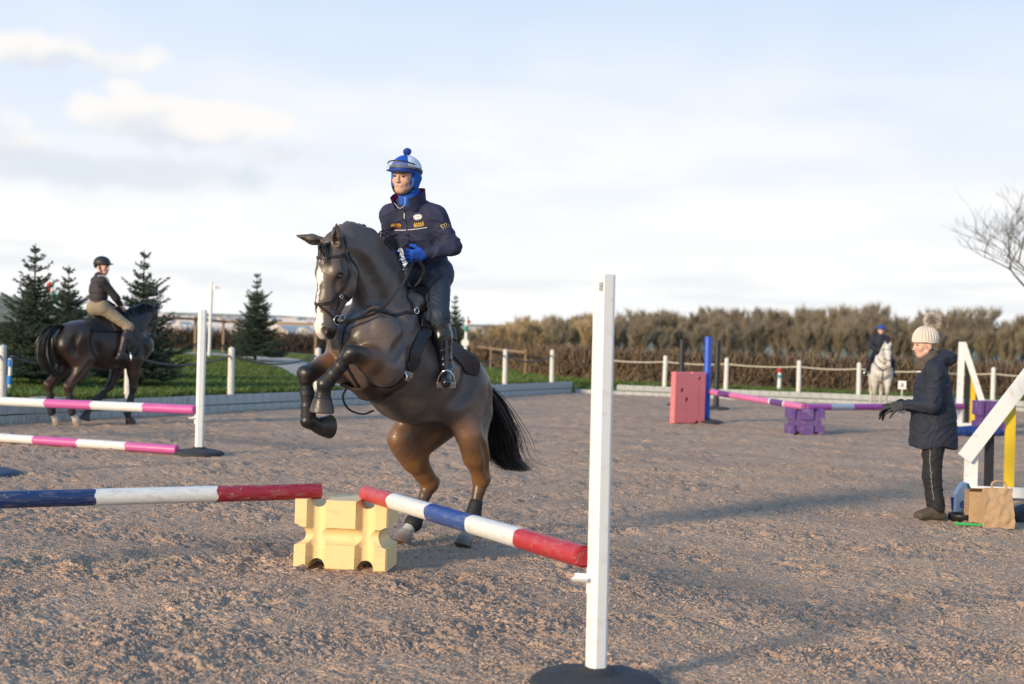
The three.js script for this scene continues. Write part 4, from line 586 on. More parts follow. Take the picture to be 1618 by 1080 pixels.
function bridle(q, horse, reins) {
  const H = q.H, f = q.f, S = (pts, w = 0.018, n = 30) => strapOn(f, pts, w, 0.005, n);
  const b = part('bridle', mergeGeometries([
    S([H(0.37, 0.0, 0.07), H(0.28, -0.06, 0.09), H(0.16, -0.07, 0.11), H(0.05, -0.05, 0.09), H(-0.01, -0.045, 0.0), H(0.05, -0.05, -0.09), H(0.16, -0.07, -0.11), H(0.28, -0.06, -0.09), H(0.37, 0.0, -0.07)], 0.02, 60),
    S([H(0.10, -0.05, 0.10), H(0.115, 0.05, 0.085), H(0.125, 0.11, 0.0), H(0.115, 0.05, -0.085), H(0.10, -0.05, -0.10)], 0.02, 40),
    S([H(0.08, -0.08, 0.10), H(0.20, -0.17, 0.085), H(0.27, -0.18, 0.0), H(0.20, -0.17, -0.085), H(0.08, -0.08, -0.10)], 0.014, 40),
    S([H(0.36, -0.05, 0.075), H(0.41, 0.04, 0.06), H(0.43, 0.1, 0), H(0.41, 0.04, -0.06), H(0.36, -0.05, -0.075), H(0.37, -0.12, 0), H(0.36, -0.05, 0.075)], 0.020, 60),
    S([H(0.435, 0.1, 0.012), H(0.48, 0.05, 0.055), H(0.53, -0.02, 0.055), H(0.55, -0.06, 0), H(0.53, -0.02, -0.055), H(0.48, 0.05, -0.055), H(0.435, 0.1, -0.012)], 0.015, 60),
    S([H(0.36, -0.04, 0.08), H(0.43, -0.02, 0.07), H(0.52, -0.015, 0.06)], 0.015, 16), S([H(0.36, -0.04, -0.08), H(0.43, -0.02, -0.07), H(0.52, -0.015, -0.06)], 0.015, 16)]), leather, horse);
  for (const s of [1, -1]) { part('bit_ring', ring(H(0.525, -0.022, 0.068 * s), q.headAxes[0], 0.030, 0.0035), steel, b); part('buckle', ring(H(0.37, -0.03, 0.085 * s), q.headAxes[0], 0.012, 0.003), steel, b); }
  if (reins) part('reins', mergeGeometries(reins), leather, horse);
  return b;
}
// ---------------------------------------------------------------- people
const SKIN = [0.60, 0.36, 0.27];
function headPrims(hc, fw, up, skin = SKIN) {
  const rt = nrm(cross(fw, up)), u = nrm(cross(rt, fw)), ax = [rt, u, fw], h = (x, y, z) => comb(hc, rt, x, u, y, fw, z), c = { c: [skin] };
  const E = (x, y, z, r, o = {}) => ell(h(x, y, z), r, { ax, k: 0.02, ...c, ...o });
  const p = [E(0, 0.035, -0.012, [0.074, 0.085, 0.094]), E(0, -0.035, 0.022, [0.058, 0.085, 0.072], { k: 0.03 }), E(0, -0.088, 0.058, [0.026, 0.022, 0.022], { k: 0.03 })];
  for (const s of [1, -1]) p.push(E(0.036 * s, -0.030, 0.060, [0.026, 0.024, 0.022], { k: 0.02 }), E(0.075 * s, -0.015, -0.012, [0.010, 0.032, 0.020], { k: 0.006 }), cap(h(0.055 * s, -0.062, 0.008), h(0.018 * s, -0.094, 0.056), 0.018, 0.014, { k: 0.02, ...c }));
  p.push(cap(h(-0.036, 0.020, 0.076), h(0.036, 0.020, 0.076), 0.012, 0.012, { k: 0.016, ...c }), cap(h(0, 0.010, 0.088), h(0, -0.034, 0.106), 0.008, 0.011, { k: 0.010, ...c }), E(0, -0.037, 0.100, [0.017, 0.009, 0.012], { k: 0.008 }));
  for (const s of [1, -1]) p.push(E(0.031 * s, 0.000, 0.098, [0.019, 0.011, 0.014], { cut: true, k: 0.010 }));
  p.push(cap(h(-0.020, -0.061, 0.083), h(0.020, -0.061, 0.083), 0.007, 0.007, { k: 0.008, ...c }), cap(h(-0.016, -0.070, 0.083), h(0.016, -0.070, 0.083), 0.007, 0.007, { k: 0.006, ...c }), cap(h(-0.019, -0.0655, 0.095), h(0.019, -0.0655, 0.095), 0.002, 0.002, { cut: true, k: 0.004 }));
  return { p, h, ax };
}
function faceColor({ ax }, hc) {
  return (p, n, c) => { const d = sub(p, hc), x = dot(d, ax[0]), y = dot(d, ax[1]), z = dot(d, ax[2]); if (z > 0.03) { const a = Math.abs(x); c = mix3(c, [0.42, 0.14, 0.12], smooth(0.008, 0.003, Math.abs(y + 0.0655)) * smooth(0.026, 0.018, a) * 0.8); c = mix3(c, [0.12, 0.07, 0.04], smooth(0.006, 0.002, Math.abs(y - 0.021 + a * 0.05)) * smooth(0.010, 0.016, a) * smooth(0.052, 0.044, a) * 0.7); c = mix3(c, [0.55, 0.22, 0.17], smooth(0.03, 0.008, Math.hypot(a - 0.038, y + 0.032)) * 0.35); } return mul(c, 1 + 0.08 * fbm3(p[0] * 50, p[1] * 50, p[2] * 50, 2)); };
}
function handPrims(w, dir, side, palm, curl, k = 1, spread = 0.3, thin = 1) {       // side: from little finger to thumb; palm: where the palm faces
  const d = nrm(dir), s = nrm(sub(side, mul(d, dot(side, d)))), n = nrm(sub(sub(palm, mul(d, dot(palm, d))), mul(s, dot(palm, s)))), out = [cap(comb(w, d, 0.015 * k), comb(w, d, 0.075 * k, s, 0.002), 0.026 * k, 0.022 * k, { k: 0.02, n, s: 0.75 }), cap(comb(w, d, 0.03 * k, s, -0.024 * k), comb(w, d, 0.078 * k, s, -0.028 * k), 0.020 * k, 0.016 * k, { k: 0.02 }), cap(comb(w, d, 0.03 * k, s, 0.022 * k), comb(w, d, 0.080 * k, s, 0.026 * k), 0.021 * k, 0.016 * k, { k: 0.02 })];
  for (let i = 0; i < 4; i++) { let p = comb(w, d, (0.082 - 0.004 * Math.abs(i - 1.4)) * k, s, (i - 1.5) * -0.021 * k), a = 0.15 + curl * 0.3; const fd = nrm(comb(d, s, (1.5 - i) * spread * 0.35)); for (const [L, r] of [[0.040, 0.0105], [0.027, 0.0095], [0.021, 0.0085]]) { const e = comb(p, fd, Math.cos(a) * L * k * (i === 3 ? 0.8 : i === 0 ? 0.93 : 1), n, Math.sin(a) * L * k); out.push(cap(p, e, r * k, r * k * 0.92, { k: 0.006 })); p = e; a += curl; } }
  let p = comb(w, d, 0.025 * k, s, 0.030 * k, n, 0.008 * k); for (const [L, x, y, z] of [[0.038, 0.7, 0.65, 0.3 + curl * 0.2], [0.03, 0.9, 0.25, 0.3 + curl * 0.35]]) { const e = comb(p, nrm(comb([0, 0, 0], d, x, s, y, n, z)), L * k); out.push(cap(p, e, 0.0125 * k, 0.0105 * k, { k: 0.008 })); p = e; }
  for (const p of out) { p.ra *= thin; p.rb *= thin; }
  return out;
}
const wool = (c, r = 0.95) => std(c, r, { bumpMap: clothTex, bumpScale: 0.003 });
function bodyPrims(J) {      // slim figure under the clothes
  const skin = { c: [SKIN], k: 0.03 }, p = [cap(J.pel, mixv(J.pel, J.neck, 0.55), 0.105, 0.10, skin), cap(mixv(J.pel, J.neck, 0.5), J.neck, 0.11, 0.06, skin), cap(J.sh[0], J.sh[1], 0.05, 0.05, skin), cap(J.neck, J.head, 0.052, 0.045, skin)];
  for (const i of [0, 1]) p.push(cap(J.sh[i], J.el[i], 0.045, 0.035, skin), cap(J.el[i], J.wr[i], 0.036, 0.025, skin), cap(J.hip[i], J.kn[i], 0.075, 0.048, skin), cap(J.kn[i], J.an[i], 0.048, 0.032, skin), cap(J.an[i], J.toe[i], 0.034, 0.025, skin));
  return p;
}
function personBody(t, J, cell, headCell) {
  const H = headPrims(J.head, J.fw, J.up), hands = [0, 1].flatMap((i) => handPrims(J.wr[i], J.hd[i], J.hs[i], J.hp[i], J.curl, J.hk || 1.08, J.spread ?? 0.3, 0.68).map((q) => ({ ...q, c: [SKIN] })));
  const g = mergeGeometries([bodyMesh(bodyPrims(J), { cell: Math.max(cell, 0.012) }), bodyMesh(hands, { cell: Math.max(0.005, headCell) }), bodyMesh(H.p, { cell: headCell, color: faceColor(H, J.head) })]);
  const b = part('body', g, vcol(0.55), t);
  for (const s of [1, -1]) part('eye', ball(H.h(0.031 * s, 0.000, 0.0805), [0.011, 0.0075, 0.009], 10), eyeMat, b);
  return H;
}
function coatPrims(J, o = {}) {
  const ch = mixv(J.pel, J.neck, 0.62), fr = J.front, w = o.w || 1, p = [cap(comb(J.pel, UPV, o.low || -0.02), mixv(J.pel, J.neck, 0.45), 0.165 * w, 0.165 * w, { k: 0.06, n: fr, s: 0.76 }), cap(mixv(J.pel, J.neck, 0.45), ch, 0.165 * w, 0.175 * w, { k: 0.06, n: fr, s: 0.74 }), cap(ch, comb(J.neck, UPV, -0.05), 0.165 * w, 0.09, { k: 0.06, n: fr, s: 0.8 }), cap(J.sh[0], J.sh[1], 0.066 * w, 0.066 * w, { k: 0.06 }), cap(mixv(J.sh[0], J.neck, 0.15), comb(J.neck, UPV, 0.0), 0.055, 0.065, { k: 0.05 }), cap(mixv(J.sh[1], J.neck, 0.15), comb(J.neck, UPV, 0.0), 0.055, 0.065, { k: 0.05 })];
  if (!o.vest) for (const i of [0, 1]) p.push(ell(J.sh[i], 0.070 * w, { k: 0.05 }), cap(J.sh[i], J.el[i], 0.072 * w, 0.064 * w, { k: 0.05 }), cap(J.el[i], mixv(J.el[i], J.wr[i], 0.92), 0.064 * w, 0.042 * w, { k: 0.03 }));
  else for (const i of [0, 1]) p.push(ell(J.sh[i], 0.07, { k: 0.05 }));
  return p;
}
const folds = (amp, seed = 0) => (x, y, z) => { const w = 0.9 * noise3(x * 3 + seed, y * 3, z * 3), r = 1 - Math.abs(noise3(x * 4.5 + seed + w, y * 9 + w, z * 4.5)); return amp * (0.35 * noise3(x * 4, y * 5 + seed, z * 4) + 0.75 * (0.6 - r * r * r) + 0.12 * noise3(x * 15, y * 19 + seed, z * 15)); };
function trouserPrims(J, o = {}) {
  const p = [cap(J.hip[0], J.hip[1], 0.112, 0.112, { k: 0.06 }), cap(J.pel, comb(J.pel, sub(J.neck, J.pel), 0.18), 0.125, 0.12, { k: 0.06, n: J.front, s: 0.85 })];
  for (const i of [0, 1]) p.push(cap(J.hip[i], J.kn[i], o.thigh || 0.098, o.knee || 0.066, { k: 0.05 }), cap(J.kn[i], mixv(J.kn[i], J.an[i], o.to || 0.5), o.knee || 0.066, o.calf || 0.06, { k: 0.04 }));
  return p;
}
function bootPrims(J, i, tall = true) {
  const d = nrm(sub(J.toe[i], J.an[i])), fl = nrm(sub(d, mul(nrm(sub(J.kn[i], J.an[i])), dot(d, nrm(sub(J.kn[i], J.an[i])))))), heel = comb(J.an[i], fl, -0.025, nrm(sub(J.an[i], J.kn[i])), 0.065);
  const p = [cap(J.an[i], comb(J.toe[i], UPV, 0.0), 0.044, 0.036, { k: 0.03 }), cap(heel, mixv(heel, J.toe[i], 0.3), 0.034, 0.034, { k: 0.03 }), cap(heel, J.toe[i], 0.026, 0.030, { k: 0.02 })];
  if (tall) p.push(cap(mixv(J.kn[i], J.an[i], 0.10), mixv(J.kn[i], J.an[i], 0.42), 0.066, 0.066, { k: 0.03 }), cap(mixv(J.kn[i], J.an[i], 0.42), J.an[i], 0.066, 0.045, { k: 0.03 })); else p.push(cap(mixv(J.kn[i], J.an[i], 0.75), J.an[i], 0.05, 0.046, { k: 0.03 }));
  return p;
}
function helmetPrims(h, ax, s = 1) { return [ell(h(0, 0.055, -0.012), [0.104 * s, 0.098 * s, 0.124 * s], { ax, k: 0.01 }), cap(h(0, 0.02, -0.07), h(0, -0.02, -0.075), 0.06, 0.05, { k: 0.03 })]; }
const patch = (f, c, n, u, w, h, tex, lift = 0.003, rough = 0.7) => {       // a stitched badge laid on the surface f = 0
  const s = nrm(cross(u, n)), pos = [], uv = [], tri = []; for (let i = 0; i <= 8; i++) for (let j = 0; j <= 8; j++) { let p = comb(c, s, (j / 8 - 0.5) * w, u, (i / 8 - 0.5) * h, n, 0.06); for (let k = 0; k < 30; k++) { const d = f(...p) - lift; p = comb(p, n, -d * 0.8); if (Math.abs(d) < 1e-4) break; } pos.push(...p); uv.push(j / 8, i / 8); if (i && j) { const k = i * 9 + j; tri.push(k, k - 1, k - 9, k - 1, k - 10, k - 9); } }
  const g = new THREE.BufferGeometry(); g.setAttribute('position', new THREE.Float32BufferAttribute(pos, 3)); g.setAttribute('uv', new THREE.Float32BufferAttribute(uv, 2)); g.setIndex(tri); g.computeVertexNormals();
  return [g, new THREE.MeshStandardMaterial({ map: tex, roughness: rough, side: THREE.DoubleSide, alphaTest: 0.5 })];
};
function drawn(w, h, fn) { const c = document.createElement('canvas'); c.width = w; c.height = h; const g = c.getContext('2d'); fn(g); const t = new THREE.CanvasTexture(c); t.colorSpace = THREE.SRGBColorSpace; return t; }

// ---- rider of the jumping horse
const gloveBlue = wool([0.012, 0.075, 0.42]);
const RA = (() => {
  const P = PA, look = nrm([-0.40, -0.04, 0.92]), front = nrm([-0.50, -0.24, 0.83]);
  const J = { pel: P(0.13, 1.965), neck: P(0.36, 2.425), head: P(0.425, 2.585), fw: look, up: nrm(comb(UPV, A.fr.l, 0.05)), front, sh: [P(0.26, 2.32, 0.155), P(0.39, 2.325, -0.150)], el: [P(0.20, 2.115, 0.265), P(0.33, 2.12, -0.225)], wr: [P(0.365, 2.055, 0.15), P(0.39, 2.03, -0.11)], hip: [P(0.145, 1.93, 0.085), P(0.145, 1.93, -0.085)], kn: [P(0.335, 1.63, 0.285), P(0.335, 1.63, -0.285)], an: [P(0.295, 1.275, 0.325), P(0.22, 1.275, -0.33)], toe: [P(0.41, 1.185, 0.43), P(0.36, 1.19, -0.39)], curl: 1.25 };
  const fore = [nrm(sub(J.wr[0], J.el[0])), nrm(sub(J.wr[1], J.el[1]))]; J.hd = [nrm(comb(fore[0], A.fr.f, 0.5)), nrm(comb(fore[1], A.fr.f, 0.4))]; J.hs = [nrm(comb(UPV, A.fr.l, 0.3)), nrm(comb(UPV, A.fr.l, -0.3))]; J.hp = [mul(A.fr.l, -1), A.fr.l];
  const t = thing('jumping_rider', 'rider in navy jacket and blue silk helmet standing in the stirrups over the jumping horse', 'person', J.pel), H = personBody(t, J, 0.012, 0.0042);
  const jk = coatPrims(J, { w: 0.94 }), fj = (x, y, z) => field(jk, x, y, z), jf = folds(0.013, 4), jacketMat = std([0.020, 0.024, 0.060], 0.85, { bumpMap: clothTex, bumpScale: 0.0015 });
  const collar = [cap(comb(J.neck, UPV, -0.005), comb(J.neck, UPV, 0.045, J.front, 0.01), 0.080, 0.088, { k: 0.02 })];
  const jacket = part('jacket', bodyMesh(jk, { cell: 0.0085, disp: (x, y, z) => jf(x, y, z) * smooth(2.52, 2.3, y), clip: (x, y, z) => -dot(sub([x, y, z], comb(J.pel, sub(J.neck, J.pel), -0.20)), nrm(sub(J.neck, J.pel))) }), jacketMat, t);
  // upright collar open at the front, crimson lining
  const up = nrm(sub(J.head, J.neck)), rt = nrm(cross(J.front, up)), fo = nrm(cross(up, rt)), collarShell = (r0, r1, y0, y1, a0) => { const pos = [], tri = [], uv = []; for (let i = 0; i <= 28; i++) for (let j = 0; j < 2; j++) { const a = lerp(-a0, a0, i / 28), r = j ? r1 : r0; pos.push(...comb(J.neck, up, j ? y1 - 0.035 * Math.max(0, Math.abs(a) / a0 - 0.55) : y0, rt, Math.sin(a) * r * 1.05, fo, -Math.cos(a) * r + 0.012)); uv.push(i / 28, j); if (i && j) { const k = i * 2; tri.push(k, k + 1, k - 1, k, k - 1, k - 2); } } const g = new THREE.BufferGeometry(); g.setAttribute('position', new THREE.Float32BufferAttribute(pos, 3)); g.setAttribute('uv', new THREE.Float32BufferAttribute(uv, 2)); g.setIndex(tri); g.computeVertexNormals(); return g; };
  const co = part('collar', collarShell(0.106, 0.122, -0.05, 0.062, 2.55), jacketMat, jacket); part('collar_lining', collarShell(0.099, 0.114, -0.045, 0.058, 2.5), wool([0.42, 0.015, 0.09]), jacket);
  part('neck_gaiter', bodyMesh([cap(comb(J.neck, UPV, 0.0), comb(J.neck, UPV, 0.05, J.front, 0.015), 0.078, 0.074, { k: 0.02 }), ell(comb(J.neck, J.front, 0.045, UPV, 0.01), 0.055, { k: 0.03 })], { cell: 0.006, disp: folds(0.006, 9) }), wool([0.012, 0.085, 0.40]), t);
  const zipTop = comb(J.neck, J.front, 0.12, UPV, -0.03), onJ = (x, y) => comb(mixv(J.pel, J.neck, 0.62), rt, x, up, y);      // badge places on the chest
  part('zip', strapRay((x, y, z) => fj(x, y, z) + jf(x, y, z), [0.145, 0.08, 0.0, -0.1, -0.2, -0.3].map((y) => comb(onJ(0.004, y), J.front, 0.13)), J.front, 0.012, 0.004, 40), std([0.012, 0.013, 0.024], 0.5), jacket);
  part('zip_pull', strapRay((x, y, z) => fj(x, y, z) + jf(x, y, z) - 0.005, [0.125, 0.10, 0.085].map((y) => comb(onJ(0.004, y), J.front, 0.13)), J.front, 0.010, 0.004, 6), std([0.5, 0.44, 0.34], 0.4), jacket);
  part('piping', strapRay((x, y, z) => fj(x, y, z) + jf(x, y, z), [-0.13, -0.08, -0.03, 0.03, 0.08, 0.13].map((x) => comb(onJ(x, 0.004), J.front, 0.12)), J.front, 0.005, 0.003, 40), std([0.68, 0.68, 0.68], 0.5), jacket);
  const fb = (x, y, z) => fj(x, y, z) + jf(x, y, z);
  const oval = drawn(128, 80, (g) => { g.fillStyle = '#f2f2ee'; g.beginPath(); g.ellipse(64, 40, 62, 38, 0, 0, 7); g.fill(); g.strokeStyle = '#1b2036'; g.lineWidth = 5; g.beginPath(); g.ellipse(64, 40, 53, 30, 0, 0, 7); g.stroke(); g.fillStyle = '#1b2036'; g.fillRect(24, 36, 80, 4); g.font = 'bold 17px sans-serif'; g.textAlign = 'center'; g.fillText('-------', 64, 33); g.fillText('------', 64, 56); });
  const crown = drawn(128, 80, (g) => { g.clearRect(0, 0, 128, 80); g.fillStyle = '#c79a3c'; for (let i = 0; i < 5; i++) { g.beginPath(); g.moveTo(8 + i * 24, 34); g.lineTo(20 + i * 24, 4 + (i % 2) * 8); g.lineTo(32 + i * 24 - 8, 34); g.fill(); } g.fillRect(4, 30, 120, 36); g.fillStyle = '#20233a'; for (let i = 0; i < 6; i++) g.fillRect(14 + i * 18, 38 + (i % 2) * 4, 9, 12); g.fillStyle = '#d8b25e'; g.fillRect(14, 68, 100, 8); });
  const bar3 = drawn(128, 80, (g) => { g.clearRect(0, 0, 128, 80); g.fillStyle = '#c79a3c'; g.fillRect(20, 4, 88, 9); g.fillRect(4, 17, 120, 30); g.fillStyle = '#20233a'; g.font = 'bold 24px serif'; g.textAlign = 'center'; for (let i = 0; i < 8; i++) g.fillRect(14 + i * 13, 23 + (i % 3) * 3, 6, 14); g.fillStyle = '#c8563c'; g.fillRect(22, 56, 84, 12); });
  const sleeve = drawn(128, 80, (g) => { g.clearRect(0, 0, 128, 80); g.fillStyle = '#cdb27c'; g.font = 'bold 54px serif'; g.fillText('CO', 12, 50); g.fillText('.', 98, 50); for (let i = 0; i < 4; i++) g.fillRect(22 + i * 24, 62, 9, 9); });
  for (const [x, y, w, h, tex] of [[-0.085, 0.085, 0.062, 0.042, oval], [-0.085, 0.036, 0.075, 0.040, crown], [0.085, 0.036, 0.075, 0.038, bar3]]) { const [g, m] = patch(fb, comb(onJ(x, y), J.front, 0.10), nrm(comb(J.front, rt, x * 3.2)), up, w, h, tex); part('badge', g, m, jacket); }
  { const am = mixv(J.sh[0], J.el[0], 0.34), n = nrm(comb(A.fr.l, [0, 0, 1], 1.1, UPV, 0.2)), uu = nrm(sub(J.sh[0], J.el[0])), [g, m] = patch(fb, comb(am, n, 0.06), n, uu, 0.085, 0.05, sleeve); part('badge', g, m, jacket); }
  part('breeches', bodyMesh(trouserPrims(J, { thigh: 0.094, to: 0.35 }), { cell: 0.009, disp: folds(0.006, 2) }), std([0.016, 0.026, 0.046], 0.68, { bumpMap: clothTex, bumpScale: 0.001 }), t);
  const bm = new THREE.MeshPhysicalMaterial({ color: lin(0.010, 0.012, 0.015), roughness: 0.26, side: THREE.DoubleSide, clearcoat: 0.25, clearcoatRoughness: 0.25 });
  for (const i of [0, 1]) { const b = part('boot', bodyMesh(bootPrims(J, i), { cell: 0.007, disp: folds(0.005, 7) }), bm, t); part('glove', bodyMesh([...handPrims(J.wr[i], J.hd[i], J.hs[i], J.hp[i], 1.25, 1.08), cap(comb(J.wr[i], J.hd[i], -0.035), J.wr[i], 0.036, 0.03, { k: 0.02 })], { cell: 0.0048 }), gloveBlue, t);
    // stirrup, its tread under the ball of the foot
    const fw = nrm(sub(J.toe[i], J.an[i])), sd = nrm(cross(fw, UPV)), c0 = comb(mixv(J.an[i], J.toe[i], 0.72), UPV, -0.042), up2 = nrm(cross(sd, fw)), pts = []; const sg = up2[1] > 0 ? up2 : mul(up2, -1);
    for (let k = 0; k <= 16; k++) { const a = k / 16 * Math.PI; pts.push(comb(c0, sd, Math.cos(a) * 0.058, sg, Math.sin(a) * 0.115 + 0.0)); }
    const st = part('stirrup', tube(pts, 0.0065, 30, 8), steel, horseA); part('stirrup_tread', bar(comb(c0, sd, -0.066), comb(c0, sd, 0.066), 0.04, 0.012, fw, 0.003), steel, st); const top = pts[8];
    part('stirrup_leather', strap([top, mixv(top, PA(0.27, 1.66, i ? -0.29 : 0.29), 0.5), PA(0.27, 1.66, i ? -0.29 : 0.29)], [0, 1, 2].map(() => mul(A.fr.l, i ? -1 : 1)), 0.028, 0.005), leather, st);
  }
  // helmet with blue and white silk, peak, goggles, pom-pom, ear covers, harness
  const { h, ax } = H, silk = part('helmet', bodyMesh(helmetPrims(h, ax), { cell: 0.005, color: (p) => { const d = sub(p, J.head), x = dot(d, ax[0]), y = dot(d, ax[1]) - 0.055, z = dot(d, ax[2]) + 0.012, a = Math.atan2(x, z), band = y < 0.012; const white = !band && Math.abs(Math.abs(a) - 1.2) < 0.6; return white ? [0.66, 0.68, 0.72] : [0.010, 0.062, 0.40]; }, clip: (x, y, z) => { const d = sub([x, y, z], J.head); return 0.026 + 0.45 * Math.min(0, dot(d, ax[2])) - dot(d, ax[1]); } }), vcol(0.45), t);
  part('peak', bodyMesh([ell(h(0, 0.036, 0.098), [0.088, 0.013, 0.072], { ax, k: 0.01 })], { cell: 0.005 }), std([0.012, 0.05, 0.26], 0.5), silk);
  const hf = (x, y, z) => field(helmetPrims(h, ax), x, y, z);
  part('goggle_band', strapOn(hf, Array.from({ length: 17 }, (_, k) => { const a = k / 16 * 6.283; return h(Math.sin(a) * 0.12, 0.062 - 0.02 * Math.cos(a) * -1 - 0.012, Math.cos(a) * 0.14 - 0.012); }), 0.022, 0.006, 60), std([0.012, 0.012, 0.014], 0.5), silk);
  const lensPts = []; for (let k = 0; k <= 14; k++) { const a = -1.05 + 2.1 * k / 14; lensPts.push(h(Math.sin(a) * 0.122, 0.078, Math.cos(a) * 0.146 - 0.012)); }
  part('goggle_lens', strap(lensPts, lensPts.map((p) => nrm(sub(p, h(0, 0.05, 0)))), 0.046, 0.003), new THREE.MeshPhysicalMaterial({ color: lin(0.9, 0.92, 0.95), roughness: 0.05, transmission: 0.95, thickness: 0, side: THREE.DoubleSide, clearcoat: 1 }), silk);
  part('goggle_rim', tube(lensPts.map((p, k) => comb(p, ax[1], 0.026 - 0.02 * Math.pow(Math.abs(k - 7) / 7, 2))), 0.0045, 30, 6), std([0.012, 0.012, 0.014], 0.4), silk);
  part('pompom', bodyMesh([ell(h(0, 0.178, -0.015), [0.026, 0.022, 0.026], { k: 0.01 }), cap(h(0, 0.14, -0.012), h(0, 0.165, -0.012), 0.012, 0.016, { k: 0.02 })], { cell: 0.004, disp: (x, y, z) => 0.008 * noise3(x * 90, y * 90, z * 90) }), wool([0.014, 0.05, 0.28]), silk);
  for (const s of [1, -1]) part('ear_cover', bodyMesh([cap(h(0.077 * s, 0.03, 0.0), h(0.072 * s, -0.055, 0.012), 0.028, 0.022, { k: 0.02 }), cap(h(0.077 * s, 0.0, -0.045), h(0.06 * s, -0.07, -0.03), 0.03, 0.03, { k: 0.03 })], { cell: 0.005 }), wool([0.012, 0.10, 0.42]), t);
  part('chin_strap', mergeGeometries([1, -1].flatMap((s) => [tube([h(0.085 * s, 0.02, 0.02), h(0.085 * s, -0.05, 0.022), h(0.045 * s, -0.108, 0.045), h(0, -0.122, 0.055)], 0.007, 16, 6), tube([h(0.09 * s, 0.02, -0.06), h(0.085 * s, -0.045, 0.015)], 0.007, 6, 6)])), std([0.012, 0.012, 0.014], 0.6), t);
  part('glove_cord', tube([comb(J.neck, J.front, 0.10, rt, -0.035, up, 0.04), comb(J.neck, J.front, 0.125, rt, -0.035, up, -0.01), comb(J.neck, J.front, 0.13, rt, 0.01, up, -0.03), comb(J.neck, J.front, 0.122, rt, 0.05, up, 0.01)], 0.0018, 20, 6), std([0.6, 0.6, 0.6], 0.6), t);
  return J;
})();
{ // reins from the bit through the hands
  const m = (s, w) => { const b = A.H(0.545, -0.03, 0.07 * s), hnd = comb(RA.wr[s > 0 ? 0 : 1], RA.hd[s > 0 ? 0 : 1], 0.07, UPV, -0.01), g = [b, comb(mixv(b, hnd, 0.3), A.fr.l, 0.14 * s, UPV, -0.06), comb(mixv(b, hnd, 0.66), A.fr.l, 0.10 * s, UPV, -0.05), hnd]; return strap(spline(g, 24), Array(25).fill(mul(A.fr.l, s)), 0.019, 0.005); };
  const h0 = comb(RA.wr[0], RA.hd[0], 0.07), h1 = comb(RA.wr[1], RA.hd[1], 0.07), loop = spline([h0, comb(h0, UPV, -0.1, A.fr.l, 0.06, A.fr.f, -0.03), comb(mixv(h0, h1, 0.5), UPV, -0.20, A.fr.l, 0.08), comb(h1, UPV, -0.08), h1], 30);
  bridle(A, horseA, [m(1), m(-1), strap(loop, Array(31).fill(A.fr.f), 0.02, 0.005)]);
}
// ---- the dark horse that walks away on the left, and its rider
const Bh = {
  fr: frame([-6.41, 0, -20.1], [0.7, 0, -0.71]), pitch: 0, dock: [0, 1.43], col: { body: [0.022, 0.014, 0.011], leg: [0.045, 0.022, 0.013], low: BLACK },
  neck: [{ p: [1.10, 1.26, 0], r: 0.27, s: 0.8 }, { p: [1.26, 1.42, 0.02], r: 0.20, s: 0.72 }, { p: [1.40, 1.53, 0.05], r: 0.155, s: 0.68 }, { p: [1.50, 1.60, 0.07], r: 0.115, s: 0.75 }],
  crest: [[1.0, 1.56, 0], [1.2, 1.64, 0.02], [1.38, 1.70, 0.05], [1.53, 1.665, 0.08]],
  head: { poll: [1.555, 1.685, 0.085], tip: -0.12, turn: -0.12, ears: [[[1.56, 1.66, 0.15], [1.7, 1.66, 0.2], [1.60, 1.81, 0.17]], [[1.56, 1.66, 0.02], [1.7, 1.66, -0.03], [1.60, 1.81, 0.0]]] },
  legs: [
    { side: 1, dark: true, j: [[1.10, 0.94, 0.18], [0.93, 0.54, 0.15], [0.62, 0.25, 0.14], [0.55, 0.15, 0.14], [0.515, 0.05, 0.14]], hoof: [0.03, 0.025, 0.02] },
    { side: -1, dark: true, j: [[1.10, 0.94, -0.18], [1.13, 0.53, -0.15], [1.05, 0.17, -0.14], [1.08, 0.09, -0.14], [1.12, 0.0, -0.14]], hoof: [0.03, 0.025, 0.02] },
    { hind: true, side: 1, sock: true, j: [[0.33, 0.97, 0.17], [-0.04, 0.56, 0.15], [0.01, 0.17, 0.13], [0.06, 0.085, 0.13], [0.10, 0.0, 0.13]], hoof: [0.36, 0.28, 0.20] },
    { hind: true, side: -1, sock: true, j: [[0.40, 0.96, -0.18], [0.10, 0.55, -0.15], [0.17, 0.18, -0.15], [0.22, 0.095, -0.15], [0.27, 0.0, -0.15]], hoof: [0.33, 0.25, 0.17] },
  ],
};
